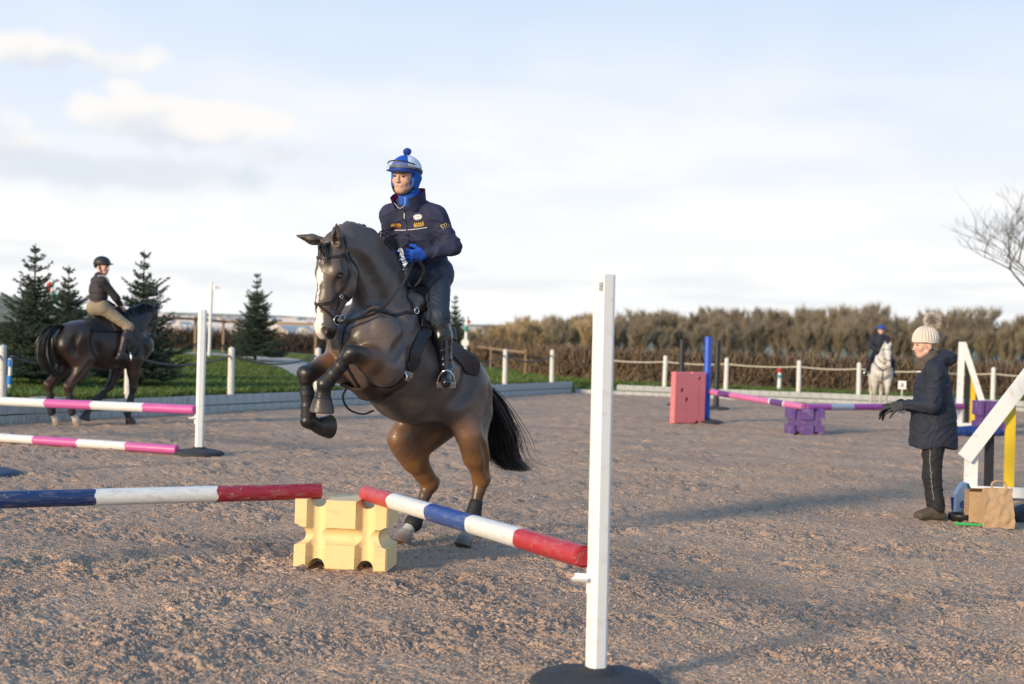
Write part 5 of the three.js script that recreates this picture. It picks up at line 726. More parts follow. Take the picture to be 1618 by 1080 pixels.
{
  const pr = horsePrims(Bh), P = Bh.fr.P, horse = thing('dark_horse', 'dark brown horse with white hind socks walking away beside the left fence', 'horse', P(0, 0)), { f, l } = Bh.fr;
  part('body', bodyMesh(pr, { cell: 0.014, color: (p, n, c) => { c = blaze(Bh, p, c); return mul(c, 1 + 0.2 * fbm3(p[0] * 5, p[1] * 5, p[2] * 5, 3)); } }), coat(0.42), horse);
  for (const sd of [1, -1]) part('eye', ball(Bh.H(0.238, 0.004, 0.092 * sd), 0.020), eyeMat, horse);
  const path = [P(0.08, 1.40), P(-0.07, 1.38), P(-0.19, 1.22, 0.02), P(-0.19, 0.98, 0.03), P(-0.13, 0.80, 0.0), P(-0.02, 0.68, -0.06)];
  part('tail', hairMesh(tailStrands(900, 61, path, [0.03, 0.06, 0.085, 0.10, 0.09, 0.06], [l, f], 0.012)), hairBlack, horse);
  const cr = spline(Bh.crest.map((p) => P(...p)), 80);
  part('mane', hairMesh(hair(600, 63, (R, t) => { const i = Math.min(79, t * 80 | 0), b = comb(cr[i], UPV, 0.05, l, (R() - 0.5) * 0.03), L = 0.12 + 0.08 * R(); return { pts: [b, comb(b, UPV, 0.02, l, -0.04), comb(b, UPV, -L * 0.5, l, -0.08), comb(b, UPV, -L, l, -0.09)], w0: 0.012, w1: 0.004, side: nrm([R() - 0.5, R() - 0.5, R() - 0.5]) }; })), hairBlack, horse);
  for (const g of Bh.legs) { const J = g.j.map((p) => P(...p)); part('leg_boot', bodyMesh([cap(mixv(J[1], J[2], 0.35), J[2], 0.05, 0.056, { k: 0.02 })], { cell: 0.012 }), std([0.016, 0.016, 0.019], 0.75), horse); }
  saddlery(Bh, horse, std([0.014, 0.014, 0.017], 0.85, { bumpMap: clothTex, bumpScale: 0.003 }), 1.15);
  const J = { pel: P(0.60, 1.70), neck: P(0.62, 2.13, 0.0), head: P(0.645, 2.275, -0.02), fw: nrm([0.86, -0.02, 0.30]), up: UPV, front: nrm(comb(f, l, -0.25)), sh: [P(0.66, 2.06, 0.18), P(0.57, 2.06, -0.18)], el: [P(0.74, 1.83, 0.24), P(0.74, 1.83, -0.26)], wr: [P(0.95, 1.68, 0.06), P(0.96, 1.66, -0.10)], hip: [P(0.62, 1.69, 0.09), P(0.62, 1.69, -0.09)], kn: [P(0.94, 1.42, 0.31), P(0.93, 1.42, -0.31)], an: [P(0.80, 1.03, 0.35), P(0.79, 1.02, -0.35)], toe: [P(0.97, 0.98, 0.37), P(0.96, 0.97, -0.39)], curl: 1.25 };
  J.hd = [nrm(sub(J.wr[0], J.el[0])), nrm(sub(J.wr[1], J.el[1]))]; J.hs = [UPV, UPV]; J.hp = [mul(l, -1), l];
  const t = thing('riding_person', 'rider in quilted dark vest and beige breeches looking back over the shoulder', 'person', J.pel), H = personBody(t, J, 0.014, 0.006), dark = std([0.016, 0.015, 0.018], 0.8, { bumpMap: clothTex, bumpScale: 0.002 });
  part('shirt', bodyMesh(coatPrims(J, { w: 0.86 }), { cell: 0.011, disp: folds(0.006, 5), clip: (x, y, z) => 1.72 - y }), dark, t);
  const vest = coatPrims(J, { vest: true, w: 0.97 }), vp = part('body_protector', bodyMesh(vest, { cell: 0.0095, clip: (x, y, z) => 1.755 - y, disp: (x, y, z) => { const d = sub([x, y, z], J.pel); return 0.006 * (smooth(0.75, 1, Math.abs(Math.cos(d[1] * 36))) + smooth(0.8, 1, Math.abs(Math.cos(dot(d, nrm(cross(J.front, UPV))) * 30)))); } }), std([0.034, 0.026, 0.030], 0.75), t);
  part('shoulder_trim', strapOn((x, y, z) => field(vest, x, y, z), [P(0.50, 2.16, -0.10), P(0.56, 2.13, -0.2), P(0.62, 2.02, -0.24)], 0.02, 0.006, 20), std([0.4, 0.4, 0.42], 0.5), vp);
  part('belt', strapOn((x, y, z) => field(coatPrims(J, { w: 0.86 }), x, y, z) - 0.006, Array.from({ length: 13 }, (_, k) => comb(P(0.60, 1.75), f, 0.17 * Math.cos(k / 12 * 6.283), l, 0.17 * Math.sin(k / 12 * 6.283))), 0.035, 0.006, 40), std([0.05, 0.04, 0.03], 0.6), t);
  part('breeches', bodyMesh([...trouserPrims(J, { to: 0.3 }), ell(comb(J.pel, f, -0.05, UPV, -0.02), 0.115, { k: 0.05 })], { cell: 0.011, disp: folds(0.006, 3) }), wool([0.27, 0.215, 0.145]), t);
  for (const i of [0, 1]) { part('boot', bodyMesh(bootPrims(J, i), { cell: 0.010 }), std([0.020, 0.015, 0.020], 0.45), t); part('glove', bodyMesh(handPrims(J.wr[i], J.hd[i], J.hs[i], J.hp[i], 1.25, 1.08), { cell: 0.008 }), dark, t); const c0 = comb(mixv(J.an[i], J.toe[i], 0.7), UPV, -0.045), sd = l, pts = []; for (let k = 0; k <= 12; k++) { const a = k / 12 * Math.PI; pts.push(comb(c0, sd, Math.cos(a) * 0.06, UPV, Math.sin(a) * 0.12)); } part('stirrup', tube([...pts, pts[0]], 0.008, 30, 6), steel, horse); }
  part('helmet', bodyMesh([...helmetPrims(H.h, H.ax, 1.02), ell(H.h(0, 0.045, 0.09), [0.085, 0.014, 0.075], { ax: H.ax, k: 0.01 })], { cell: 0.008, clip: (x, y, z) => { const d = sub([x, y, z], J.head); return 0.024 + 0.4 * Math.min(0, dot(d, H.ax[2])) - dot(d, H.ax[1]); } }), std([0.014, 0.015, 0.017], 0.55), t);
  part('chin_strap', mergeGeometries([1, -1].map((s) => tube([H.h(0.085 * s, 0.02, 0.0), H.h(0.08 * s, -0.05, 0.02), H.h(0, -0.122, 0.05)], 0.007, 12, 6))), std([0.012, 0.012, 0.012], 0.6), t);
  const rein = (s) => { const b = Bh.H(0.545, -0.03, 0.07 * s), h = comb(J.wr[s > 0 ? 0 : 1], J.hd[0], 0.07); return strap(spline([b, comb(mixv(b, h, 0.5), UPV, -0.03, l, 0.12 * s), h], 16), Array(17).fill(mul(l, s)), 0.018, 0.005); };
  bridle(Bh, horse, [rein(1), rein(-1)]);
}
// ---- the grey pony at the far end, and its rider
{
  const Ch = {
    fr: frame([8.55, 0, -33.3], [-0.13, 0, 0.99]), pitch: 0, dock: [0, 1.43], col: { body: [0.62, 0.60, 0.56], leg: [0.55, 0.52, 0.47], low: [0.40, 0.37, 0.33], head: [0.58, 0.56, 0.53] },
    neck: [{ p: [1.10, 1.26, 0], r: 0.27, s: 0.8 }, { p: [1.26, 1.48, 0.02], r: 0.21, s: 0.72 }, { p: [1.40, 1.66, 0.05], r: 0.165, s: 0.7 }, { p: [1.52, 1.76, 0.08], r: 0.12, s: 0.75 }],
    crest: [[1.0, 1.57, 0], [1.18, 1.72, 0.02], [1.36, 1.84, 0.05], [1.52, 1.85, 0.08]],
    head: { poll: [1.55, 1.86, 0.09], tip: 0.22, turn: 0.22, ears: [[[1.55, 1.84, 0.15], [1.7, 1.84, 0.2], [1.58, 2.0, 0.17]], [[1.55, 1.84, 0.03], [1.7, 1.84, -0.03], [1.58, 2.0, 0.01]]] },
    legs: [
      { side: 1, dark: true, j: [[1.10, 0.94, 0.18], [1.28, 0.56, 0.16], [1.18, 0.25, 0.15], [1.19, 0.15, 0.15], [1.20, 0.06, 0.15]], hoof: HORN },
      { side: -1, dark: true, j: [[1.10, 0.94, -0.18], [1.05, 0.53, -0.16], [0.95, 0.18, -0.15], [0.98, 0.09, -0.15], [1.01, 0.0, -0.15]], hoof: HORN },
      { hind: true, side: 1, j: [[0.33, 0.97, 0.17], [-0.04, 0.56, 0.15], [0.01, 0.17, 0.13], [0.06, 0.085, 0.13], [0.10, 0.0, 0.13]] },
      { hind: true, side: -1, j: [[0.42, 0.96, -0.18], [0.12, 0.55, -0.15], [0.22, 0.18, -0.15], [0.28, 0.095, -0.15], [0.33, 0.0, -0.15]] }],
  };
  const pr = horsePrims(Ch), P = Ch.fr.P, { f, l } = Ch.fr, k = 0.80, horse = thing('grey_pony', 'white grey pony trotting towards us at the far end of the arena', 'horse', P(0, 0));
  part('body', bodyMesh(pr, { cell: 0.022, color: (p, n, c) => { const d = sub(p, Ch.H(0, 0)), s = dot(d, Ch.headAxes[1]); if (s > 0.5 && len(d) < 0.75) c = mix3(c, [0.22, 0.18, 0.17], 0.75 * smooth(0.52, 0.62, s)); return mul(c, 0.92 + 0.22 * fbm3(p[0] * 6, p[1] * 6, p[2] * 6, 3)); } }), coat(0.6), horse);
  for (const sd of [1, -1]) part('eye', ball(Ch.H(0.238, 0.004, 0.094 * sd), 0.022), eyeMat, horse);
  part('tail', hairMesh(tailStrands(300, 71, [P(0.08, 1.40), P(-0.05, 1.37), P(-0.13, 1.1), P(-0.12, 0.8), P(-0.08, 0.6)], [0.03, 0.05, 0.07, 0.08, 0.06], [l, f], 0.02)), std([0.55, 0.53, 0.49], 0.6), horse);
  const cr = spline(Ch.crest.map((p) => P(...p)), 80);
  part('mane', hairMesh(hair(300, 73, (R, t) => { const i = Math.min(79, t * 80 | 0), b = comb(cr[i], UPV, 0.05), L = 0.12 + 0.08 * R(); return { pts: [b, comb(b, UPV, 0.02, l, -0.04), comb(b, UPV, -L, l, -0.1)], w0: 0.02, w1: 0.006, side: nrm([R() - 0.5, R() - 0.5, R() - 0.5]) }; })), std([0.6, 0.58, 0.54], 0.6), horse);
  saddlery(Ch, horse, std([0.03, 0.03, 0.05], 0.85), 1.1);
  part('breastplate', mergeGeometries([1, -1].map((s) => strapOn(Ch.f, [Ch.B(1.0, 0.05, 0.2 * s), Ch.B(1.2, -0.06, 0.22 * s), Ch.B(1.38, -0.2, 0.12 * s), Ch.B(1.44, -0.28, 0)], 0.03, 0.008, 30)).concat([strapOn(Ch.f, [Ch.B(1.44, -0.28, 0), Ch.B(1.42, -0.42, 0), Ch.B(1.3, -0.55, 0)], 0.03, 0.008, 20)])), leather, horse);
  const J = { pel: P(0.62, 1.70), neck: P(0.66, 2.15, 0.0), head: P(0.69, 2.30), fw: nrm([-0.05, -0.02, 1]), up: UPV, front: f, sh: [P(0.63, 2.07, 0.18), P(0.63, 2.07, -0.18)], el: [P(0.72, 1.84, 0.27), P(0.72, 1.84, -0.27)], wr: [P(0.96, 1.72, 0.09), P(0.96, 1.72, -0.09)], hip: [P(0.64, 1.69, 0.09), P(0.64, 1.69, -0.09)], kn: [P(0.96, 1.42, 0.32), P(0.96, 1.42, -0.32)], an: [P(0.80, 1.04, 0.37), P(0.80, 1.04, -0.37)], toe: [P(0.96, 0.99, 0.42), P(0.96, 0.99, -0.42)], curl: 1.25 };
  J.hd = [f, f]; J.hs = [UPV, UPV]; J.hp = [mul(l, -1), l];
  const t = thing('far_rider', 'rider in navy with bright blue helmet on the white grey pony', 'person', P(0, 0)), H = personBody(t, J, 0.02, 0.010);
  part('jacket', bodyMesh(coatPrims(J), { cell: 0.018, disp: folds(0.006, 5), clip: (x, y, z) => 1.66 - y }), std([0.012, 0.014, 0.030], 0.8), t);
  part('breeches', bodyMesh(trouserPrims(J, { to: 0.3 }), { cell: 0.018 }), std([0.014, 0.014, 0.028], 0.8), t);
  for (const i of [0, 1]) { part('boot', bodyMesh(bootPrims(J, i), { cell: 0.016 }), std([0.016, 0.014, 0.016], 0.5), t); part('glove', bodyMesh(handPrims(J.wr[i], J.hd[i], J.hs[i], J.hp[i], 1.25, 1.08), { cell: 0.013 }), std([0.03, 0.03, 0.035], 0.8), t); part('stirrup', tube(Array.from({ length: 13 }, (_, q) => comb(mixv(J.an[i], J.toe[i], 0.6), l, 0.06 * Math.cos(q / 12 * 6.28), UPV, 0.03 + 0.07 * Math.sin(q / 12 * 6.28))), 0.012, 24, 6), steel, horse); }
  part('helmet', bodyMesh([...helmetPrims(H.h, H.ax, 1.05), ell(H.h(0, 0.04, 0.09), [0.08, 0.016, 0.06], { ax: H.ax, k: 0.01 })], { cell: 0.012, clip: (x, y, z) => { const d = sub([x, y, z], J.head); return 0.024 + 0.4 * Math.min(0, dot(d, H.ax[2])) - dot(d, H.ax[1]); } }), std([0.02, 0.05, 0.30], 0.5), t);
  const rein = (s) => { const b = Ch.H(0.545, -0.03, 0.07 * s), h = comb(J.wr[s > 0 ? 0 : 1], f, 0.07); return strap(spline([b, comb(mixv(b, h, 0.5), UPV, -0.03, l, 0.10 * s), h], 16), Array(17).fill(mul(l, s)), 0.02, 0.006); };
  bridle(Ch, horse, [rein(1), rein(-1)]); horse.scale.setScalar(k); t.scale.setScalar(k);
}
// ---- the trainer on foot
{
  const a = (x, y, d = 12.6) => at(x + 6, y - (y < 600 ? 8 : 0), d);
  const J = { pel: a(1469, 668), neck: a(1466, 581), head: a(1455, 552), fw: nrm([-0.98, -0.10, 0.12]), up: nrm([-0.06, 1, 0]), front: nrm([-1, 0, 0.08]), sh: [a(1472, 594, 12.42), a(1470, 594, 12.78)], el: [a(1467, 640, 12.36), a(1456, 640, 12.84)], wr: [a(1421, 640, 12.46), a(1409, 641, 12.66)], hip: [a(1470, 690, 12.51), a(1468, 690, 12.69)], kn: [a(1467, 752, 12.5), a(1465, 752, 12.7)], an: [a(1476, 804, 12.5), a(1471, 804, 12.7)], toe: [a(1449, 814, 12.47), a(1444, 813.5, 12.68)], curl: 0.25, spread: 1.1, hk: 1.14 };
  J.hd = [nrm([-0.95, -0.22, 0.1]), nrm([-0.9, -0.40, 0.05])]; J.hs = [nrm([0, 0.6, -0.6]), nrm([0.2, 0.6, 0.6])]; J.hp = [nrm([0, -0.5, -1]), nrm([0, -0.3, 1])];
  const t = thing('standing_trainer', 'trainer in long dark navy coat and cream bobble hat watching with gloved hands out', 'person', [J.pel[0], 0, J.pel[2]]), H = personBody(t, J, 0.012, 0.0045), navy = std([0.0135, 0.018, 0.034], 0.8, { bumpMap: clothTex, bumpScale: 0.0015 });
  const hem = a(1468, 706)[1], pr = [...coatPrims(J, { w: 1.12 }), cap(mixv(J.pel, J.neck, 0.2), comb(J.pel, UPV, -0.30), 0.195, 0.222, { k: 0.06, n: [0, 0, 1], s: 0.95 }), cap(comb(J.neck, J.front, -0.02, UPV, -0.03), comb(J.neck, J.front, -0.10, UPV, 0.05), 0.10, 0.075, { k: 0.04 }), ell(comb(J.neck, J.front, -0.13, UPV, 0.035), [0.085, 0.055, 0.12], { k: 0.04 })], cf = (x, y, z) => field(pr, x, y, z);
  const coatM = part('coat', bodyMesh(pr, { cell: 0.0095, disp: folds(0.014, 12), clip: (x, y, z) => hem + 0.012 * Math.sin(x * 22) - y }), navy, t);
  part('hood', bodyMesh([ell(comb(J.neck, J.front, -0.125, UPV, 0.06), [0.10, 0.055, 0.13], { k: 0.05 }), cap(comb(J.neck, J.front, -0.06, UPV, 0.02, [0, 0, 1], 0.10), comb(J.neck, J.front, 0.06, UPV, -0.05, [0, 0, 1], 0.09), 0.04, 0.025, { k: 0.04 })], { cell: 0.009, disp: folds(0.010, 22) }), navy, coatM);
  part('badge', ball(a(1446, 595, 12.40), [0.022, 0.010, 0.012]), std([0.6, 0.58, 0.52], 0.5), coatM);
  part('trousers', bodyMesh(trouserPrims(J, { thigh: 0.10, knee: 0.076, calf: 0.068, to: 0.93 }), { cell: 0.010, clip: (x, y, z) => y - hem - 0.05, disp: folds(0.011, 31) }), std([0.012, 0.012, 0.013], 0.8, { bumpMap: clothTex, bumpScale: 0.002 }), t);
  const tf = trouserPrims(J, { thigh: 0.10, knee: 0.076, calf: 0.068, to: 0.93 }); part('trouser_piping', strapOn((x, y, z) => field(tf, x, y, z) + folds(0.011, 31)(x, y, z), [a(1460, 708, 12.40), a(1463, 740, 12.41), a(1466, 770, 12.42), a(1468, 790, 12.42)], 0.006, 0.002, 30), std([0.22, 0.22, 0.22], 0.6), t);
  for (const i of [0, 1]) { part('boot', bodyMesh(bootPrims(J, i, false), { cell: 0.008, clip: (x, y, z) => 0.004 - y }), std([0.075, 0.055, 0.042], 0.75), t); part('glove', bodyMesh([...handPrims(J.wr[i], J.hd[i], J.hs[i], J.hp[i], 0.25, 1.14, 1.1), cap(comb(J.wr[i], J.hd[i], -0.05), J.wr[i], 0.046, 0.036, { k: 0.02 })], { cell: 0.0055 }), wool(i ? [0.008, 0.008, 0.009] : [0.045, 0.045, 0.048]), t); }
  part('scarf', bodyMesh([cap(a(1462, 573), a(1464, 584), 0.085, 0.10, { k: 0.03 }), ell(a(1447, 585), 0.055, { k: 0.05 })], { cell: 0.008, disp: folds(0.018, 41) }), wool([0.085, 0.068, 0.055]), t);
  const hat = part('knitted_hat', bodyMesh([ell(H.h(0, 0.055, -0.015), [0.098, 0.112, 0.112], { ax: H.ax, k: 0.02 }), cap(H.h(0, 0.02, 0.0), H.h(0, 0.045, -0.01), 0.106, 0.104, { k: 0.03 })], { cell: 0.006, clip: (x, y, z) => { const d = sub([x, y, z], J.head); return 0.012 + 0.30 * dot(d, H.ax[2]) * 0.5 - dot(d, H.ax[1]); }, disp: (x, y, z) => { const d = sub([x, y, z], J.head), an = Math.atan2(dot(d, H.ax[0]), dot(d, H.ax[2]) + 0.015); return 0.0045 * Math.cos(an * 26) * smooth(0.02, 0.06, dot(d, H.ax[1])) + 0.002 * Math.sin(dot(d, H.ax[1]) * 420); } }), wool([0.60, 0.54, 0.46]), t);
  const bc = a(1467, 514); part('bobble', hairMesh(hair(1500, 81, (R) => { const d = nrm([R() - 0.5, R() - 0.5, R() - 0.5]); return { pts: [bc, comb(bc, d, 0.035), comb(bc, d, 0.068 + 0.018 * R(), [R() - 0.5, R() - 0.5, R() - 0.5], 0.02)], w0: 0.005, w1: 0.002, side: nrm([R() - 0.5, R() - 0.5, R() - 0.5]) }; })), std([0.62, 0.54, 0.48], 0.9), hat); part('bobble_core', ball(bc, 0.056), std([0.11, 0.085, 0.075], 1), hat);  // backlit rim put into the colour: pale hairs round a dark core
  single('folded_paper', bar(a(1411, 640, 12.55), a(1421, 653, 12.53), 0.07, 0.006, [0, 0, 1], 0.002), std([0.75, 0.75, 0.73], 0.7), 'small folded white paper held in the gloved hands of the trainer', 'paper');
}
// ---------------------------------------------------------------- jumps
const RED = [0.36, 0.014, 0.026], BLUE = [0.012, 0.040, 0.20], WHT = [0.74, 0.73, 0.69], PINK = [0.58, 0.10, 0.34], PINK2 = [0.62, 0.16, 0.36], PURP = [0.12, 0.035, 0.20], GREYB = [0.42, 0.47, 0.55];
function poleMaterial(bands, L, wear, seed) {
  const map = makeTex(64, 1024, (u, v) => { let c = bands[bands.length - 1][1]; for (let i = 0; i < bands.length; i++) if (v * 1.0 < bands[i][0] + 0.0022 * Math.sin(u * 25 + i * 7)) { c = bands[i][1]; break; }
    const A = u * 6.283, s1 = fbm3(Math.cos(A) * 1.2 + seed, Math.sin(A) * 1.2, v * L * 6, 4), s2 = fbm3(Math.cos(A) * 1.5 + seed, Math.sin(A) * 1.5, v * L * 24, 3), s3 = noise3(Math.cos(A) * 9, Math.sin(A) * 9 + seed, v * L * 5);
    c = mul(c, 0.94 + 0.14 * s1); c = mix3(c, [0.50, 0.43, 0.33], wear * 0.9 * smooth(0.50, 0.53, s2 + 0.16 * s1)); c = mix3(c, mix3(c, [0.55, 0.52, 0.48], 0.4), wear * 0.25 * smooth(0.45, 0.7, s3)); return mix3(c, [0.22, 0.18, 0.14], 0.28 * smooth(0.12, 0.5, s1) ); });
  map.wrapT = THREE.ClampToEdgeWrapping; map.repeat.set(1, 1 / L); return new THREE.MeshPhysicalMaterial({ map, roughness: 0.42, side: THREE.DoubleSide, bumpMap: grainTex, bumpScale: 0.0008 });
}
function pole(label, a, b, r, bands, wear = 0.8, seed = 1) {      // bands: [where it ends along the pole 0..1, colour]
  const L = len(sub(b, a)), g = tube(Array.from({ length: 25 }, (_, i) => { const p = mixv(a, b, i / 24); return p; }), r, 24, 28); const d = nrm(sub(b, a));
  const rim = (c, s) => { const t = tube([c, comb(c, d, 0.004 * s)], r - 0.003, 1, 28, r - 0.010); const u = t.attributes.uv; for (let i = 0; i < u.count; i++) u.setY(i, s < 0 ? 0.01 : L - 0.01); return t; };
  return single('striped_pole', mergeGeometries([g, rim(a, -1), rim(b, 1)]), poleMaterial(bands, L, wear, seed), label, 'pole', 'jump poles');
}
const bandsAt = (a, b, list) => list.map(([px, c]) => { if (px === null) return [2, c]; let lo = 0, hi = 1; const pos = (s) => { const p = mixv(a, b, s), v = new THREE.Vector3(...p).applyMatrix4(camera.matrixWorldInverse); return 809 - v.x / v.z * FOCAL; }, inc = pos(1) > pos(0); for (let i = 0; i < 40; i++) { const m = (lo + hi) / 2; (pos(m) < px) === inc ? lo = m : hi = m; } return [lo, c]; });
camera.matrixWorldInverse.copy(camera.matrixWorld).invert();
function standPost(w, h) { const s = new THREE.Shape(), a = w / 2, b = w * 0.27; s.moveTo(-a, -b); s.lineTo(-b, -a); s.lineTo(b, -a); s.lineTo(a, -b); s.lineTo(a, b); s.lineTo(b, a); s.lineTo(-b, a); s.lineTo(-a, b); s.closePath(); const g = new THREE.ExtrudeGeometry(s, { depth: h - 0.01, bevelEnabled: true, bevelThickness: 0.005, bevelSize: 0.004, bevelSegments: 2 }); g.rotateX(-Math.PI / 2); return g; }
const whitePlastic = new THREE.MeshPhysicalMaterial({ map: makeTex(128, 512, (u, v) => mix3([0.78, 0.775, 0.75], [0.55, 0.50, 0.43], 0.35 * smooth(0.2, 0.6, tile(u, v, 5, 14, 5)))), roughness: 0.35, side: THREE.DoubleSide }), rubber = std([0.030, 0.031, 0.034], 0.8, { bumpMap: grainTex, bumpScale: 0.004 });
function jumpStand(name, label, pos, h, w, postMat, baseMat, tilt = [0, 0], turn = 0.3, cupAt = null, cupDir = [-1, 0, 0], baseR = 0.29) {
  const t = thing(name, label, 'jump stand', pos, 'jump stands'); t.userData.local = true;
  const pg = standPost(w, h); pg.rotateY(turn); pg.rotateZ(tilt[0]); pg.rotateX(tilt[1]); pg.translate(0, 0.035, 0); const p = part('post', pg, postMat, t);
  const pr = [[0, 0.085], [0.055, 0.085], [0.075, 0.078], [0.09, 0.060], [0.13, 0.056], [0.20, 0.046], [0.27, 0.034], [baseR, 0.018], [baseR, -0.02]].map(([x, y]) => new THREE.Vector2(x, y)), bg = new THREE.LatheGeometry(pr, 48), bp = bg.attributes.position; for (let i = 0; i < bp.count; i++) { const x = bp.getX(i), z = bp.getZ(i), r = Math.hypot(x, z), an = Math.atan2(z, x); if (r > 0.1 && r < 0.28) bp.setY(i, bp.getY(i) + 0.006 * smooth(0.6, 0.9, Math.cos(an * 6))); } bg.computeVertexNormals(); part('base', bg, baseMat, t);
  if (cupAt !== null) { const d = nrm(cupDir), c = comb([0, cupAt, 0], d, w / 2 + 0.008), arc = []; for (let i = 0; i <= 8; i++) { const a = Math.PI * (0.08 + 0.84 * i / 8); arc.push(comb(c, cross(UPV, d), Math.cos(a) * 0.062, UPV, -Math.sin(a) * 0.035 + 0.01, d, 0.035)); } const cg = mergeGeometries([strap(arc, arc.map(() => UPV), 0.07, 0.010), bar(comb(c, UPV, -0.07), comb(c, UPV, 0.05), 0.05, 0.016, d, 0.003)].map((g) => { const q = g.index ? g.toNonIndexed() : g; for (const k of Object.keys(q.attributes)) if (!['position', 'normal', 'uv'].includes(k)) q.deleteAttribute(k); return q; })); part('cup', cg, whitePlastic, t); }
  return t;
}
// near stand, right of the jump
const S1 = onGround(942, 1054, 0.08); S1[1] = 0;
const near = jumpStand('jump_stand', 'tall white jump stand close in front with black rubber base', S1, 1.78, 0.076, whitePlastic, rubber, [-0.012 * -1, 0], 0.42, 0.475, [-1, 0, -0.15], 0.29);
{ const lab = drawn(64, 128, (g) => { g.fillStyle = '#e8e8ea'; g.fillRect(0, 0, 64, 128); g.fillStyle = '#3a3550'; g.fillRect(4, 4, 56, 120); g.fillStyle = '#d8d6e4'; for (let i = 0; i < 5; i++) g.fillRect(12 + (i % 2) * 6, 14 + i * 22, 34 - (i % 3) * 8, 9); }); const g = new THREE.PlaneGeometry(0.019, 0.042); g.rotateY(0.42 - Math.PI / 4); g.translate(-0.0382, 1.755, 0.0446); part('maker_label', g, new THREE.MeshStandardMaterial({ map: lab, roughness: 0.5, side: THREE.DoubleSide }), near); }
const poleR0 = at(579, 779, 9.16), poleR1 = at(922, 879, 6.34);
pole('striped pole red white and blue leaning from yellow block to near white stand', poleR0, poleR1, 0.051, bandsAt(poleR0, poleR1, [[622, [0.50, 0.035, 0.045]], [682, WHT], [747, [0.014, 0.062, 0.26]], [824, WHT], [null, [0.46, 0.020, 0.030]]]), 0.5, 3);
const poleL0 = at(506, 775.5, 9.14); let poleL1 = at(0, 789, 8.32); poleL1 = comb(poleL0, nrm(sub(poleL1, poleL0)), 3.05);
pole('weathered striped pole red white and navy resting on left of yellow block', poleL0, poleL1, 0.051, bandsAt(poleL0, poleL1, [[342, [0.30, 0.010, 0.022]], [150, WHT], [-70, [0.007, 0.026, 0.115]], [-330, WHT], [null, RED]]), 0.8, 8);
jumpStand('jump_stand', 'white jump stand holding the far end of the navy striped pole', [poleL1[0] - 0.09, 0, poleL1[2] + 0.05], 1.78, 0.088, whitePlastic, rubber, [0.01, 0], 0.2, poleL1[1] - 0.06, [0.9, 0, -0.3]);
// moulded block: grooves in front, back, ends, top and bottom
function block(label, c, turn, W, H, D, mat, round, group) {
  const ev = new Evaluator(); ev.attributes = ['position', 'normal', 'uv']; let b = new Brush(box([0, H / 2, 0], W, H, D, 0, 0.009)); b.updateMatrixWorld();
  const cut = (g, x, y, z, rx, ry, rz) => { const k = new Brush(g); k.position.set(x, y, z); k.rotation.set(rx, ry, rz); k.updateMatrixWorld(); b = ev.evaluate(b, k, SUBTRACTION); b.updateMatrixWorld(); };
  const rod = (r, l) => round ? new THREE.CylinderGeometry(r, r, l, 32) : new THREE.BoxGeometry(r * 1.55, l, r * 1.55), gx = W * 0.263, hp = Math.PI / 2;
  for (const s of [-1, 1]) { for (const q of [-1, 1]) cut(rod(0.066, H * 1.3), gx * s, H / 2, (D / 2 + 0.012) * q, 0, 0, 0); cut(rod(0.055, W * 1.3), 0, H * 0.48, (D / 2 + 0.006) * s, 0, 0, hp); }
  for (const s of [-1, 1]) { cut(rod(0.058, D * 1.4), gx * s, H + 0.006, 0, hp, 0, 0); cut(rod(0.056, D * 1.4), gx * s, 0.006, 0, hp, 0, 0); cut(rod(0.068, D * 1.4), (W / 2 + 0.002) * s, H * 0.49, 0, hp, 0, 0); }
  const g = b.geometry.clone(); g.clearGroups(); g.rotateY(turn); g.translate(...c); return single('jump_block', g, mat, label, 'block', group);
}
const plastic = (c, s) => new THREE.MeshPhysicalMaterial({ map: makeTex(256, 256, (u, v) => { const a = tile(u, v, 4, s, 5), b = tile(u, v, 30, s + 3, 3); return mix3(mul(c, 1 + 0.05 * b), [0.42, 0.34, 0.24], 0.30 * smooth(0.15, 0.6, a)); }), roughness: 0.5, side: THREE.DoubleSide, bumpMap: grainTex, bumpScale: 0.0012 });
{
  const fl = onGround(462.4, 896.6), fr = onGround(610.5, 903.5), tn = -Math.atan2(fr[2] - fl[2], fr[0] - fl[0]) - 0.03, dir = [-Math.sin(-tn) * -1, 0, 0], D = 0.36, ax = [Math.cos(tn), 0, -Math.sin(tn)], aw = [-Math.sin(tn) * 1, 0, -Math.cos(tn)], W = len(sub(fr, fl));
  const c = comb(mixv(fl, fr, 0.5), aw, D / 2); c[1] = -0.002; block('yellow moulded plastic block carrying both striped poles in the foreground', c, tn, W, 0.440, D, plastic([0.80, 0.59, 0.28], 7), true, 'moulded jump blocks');
}
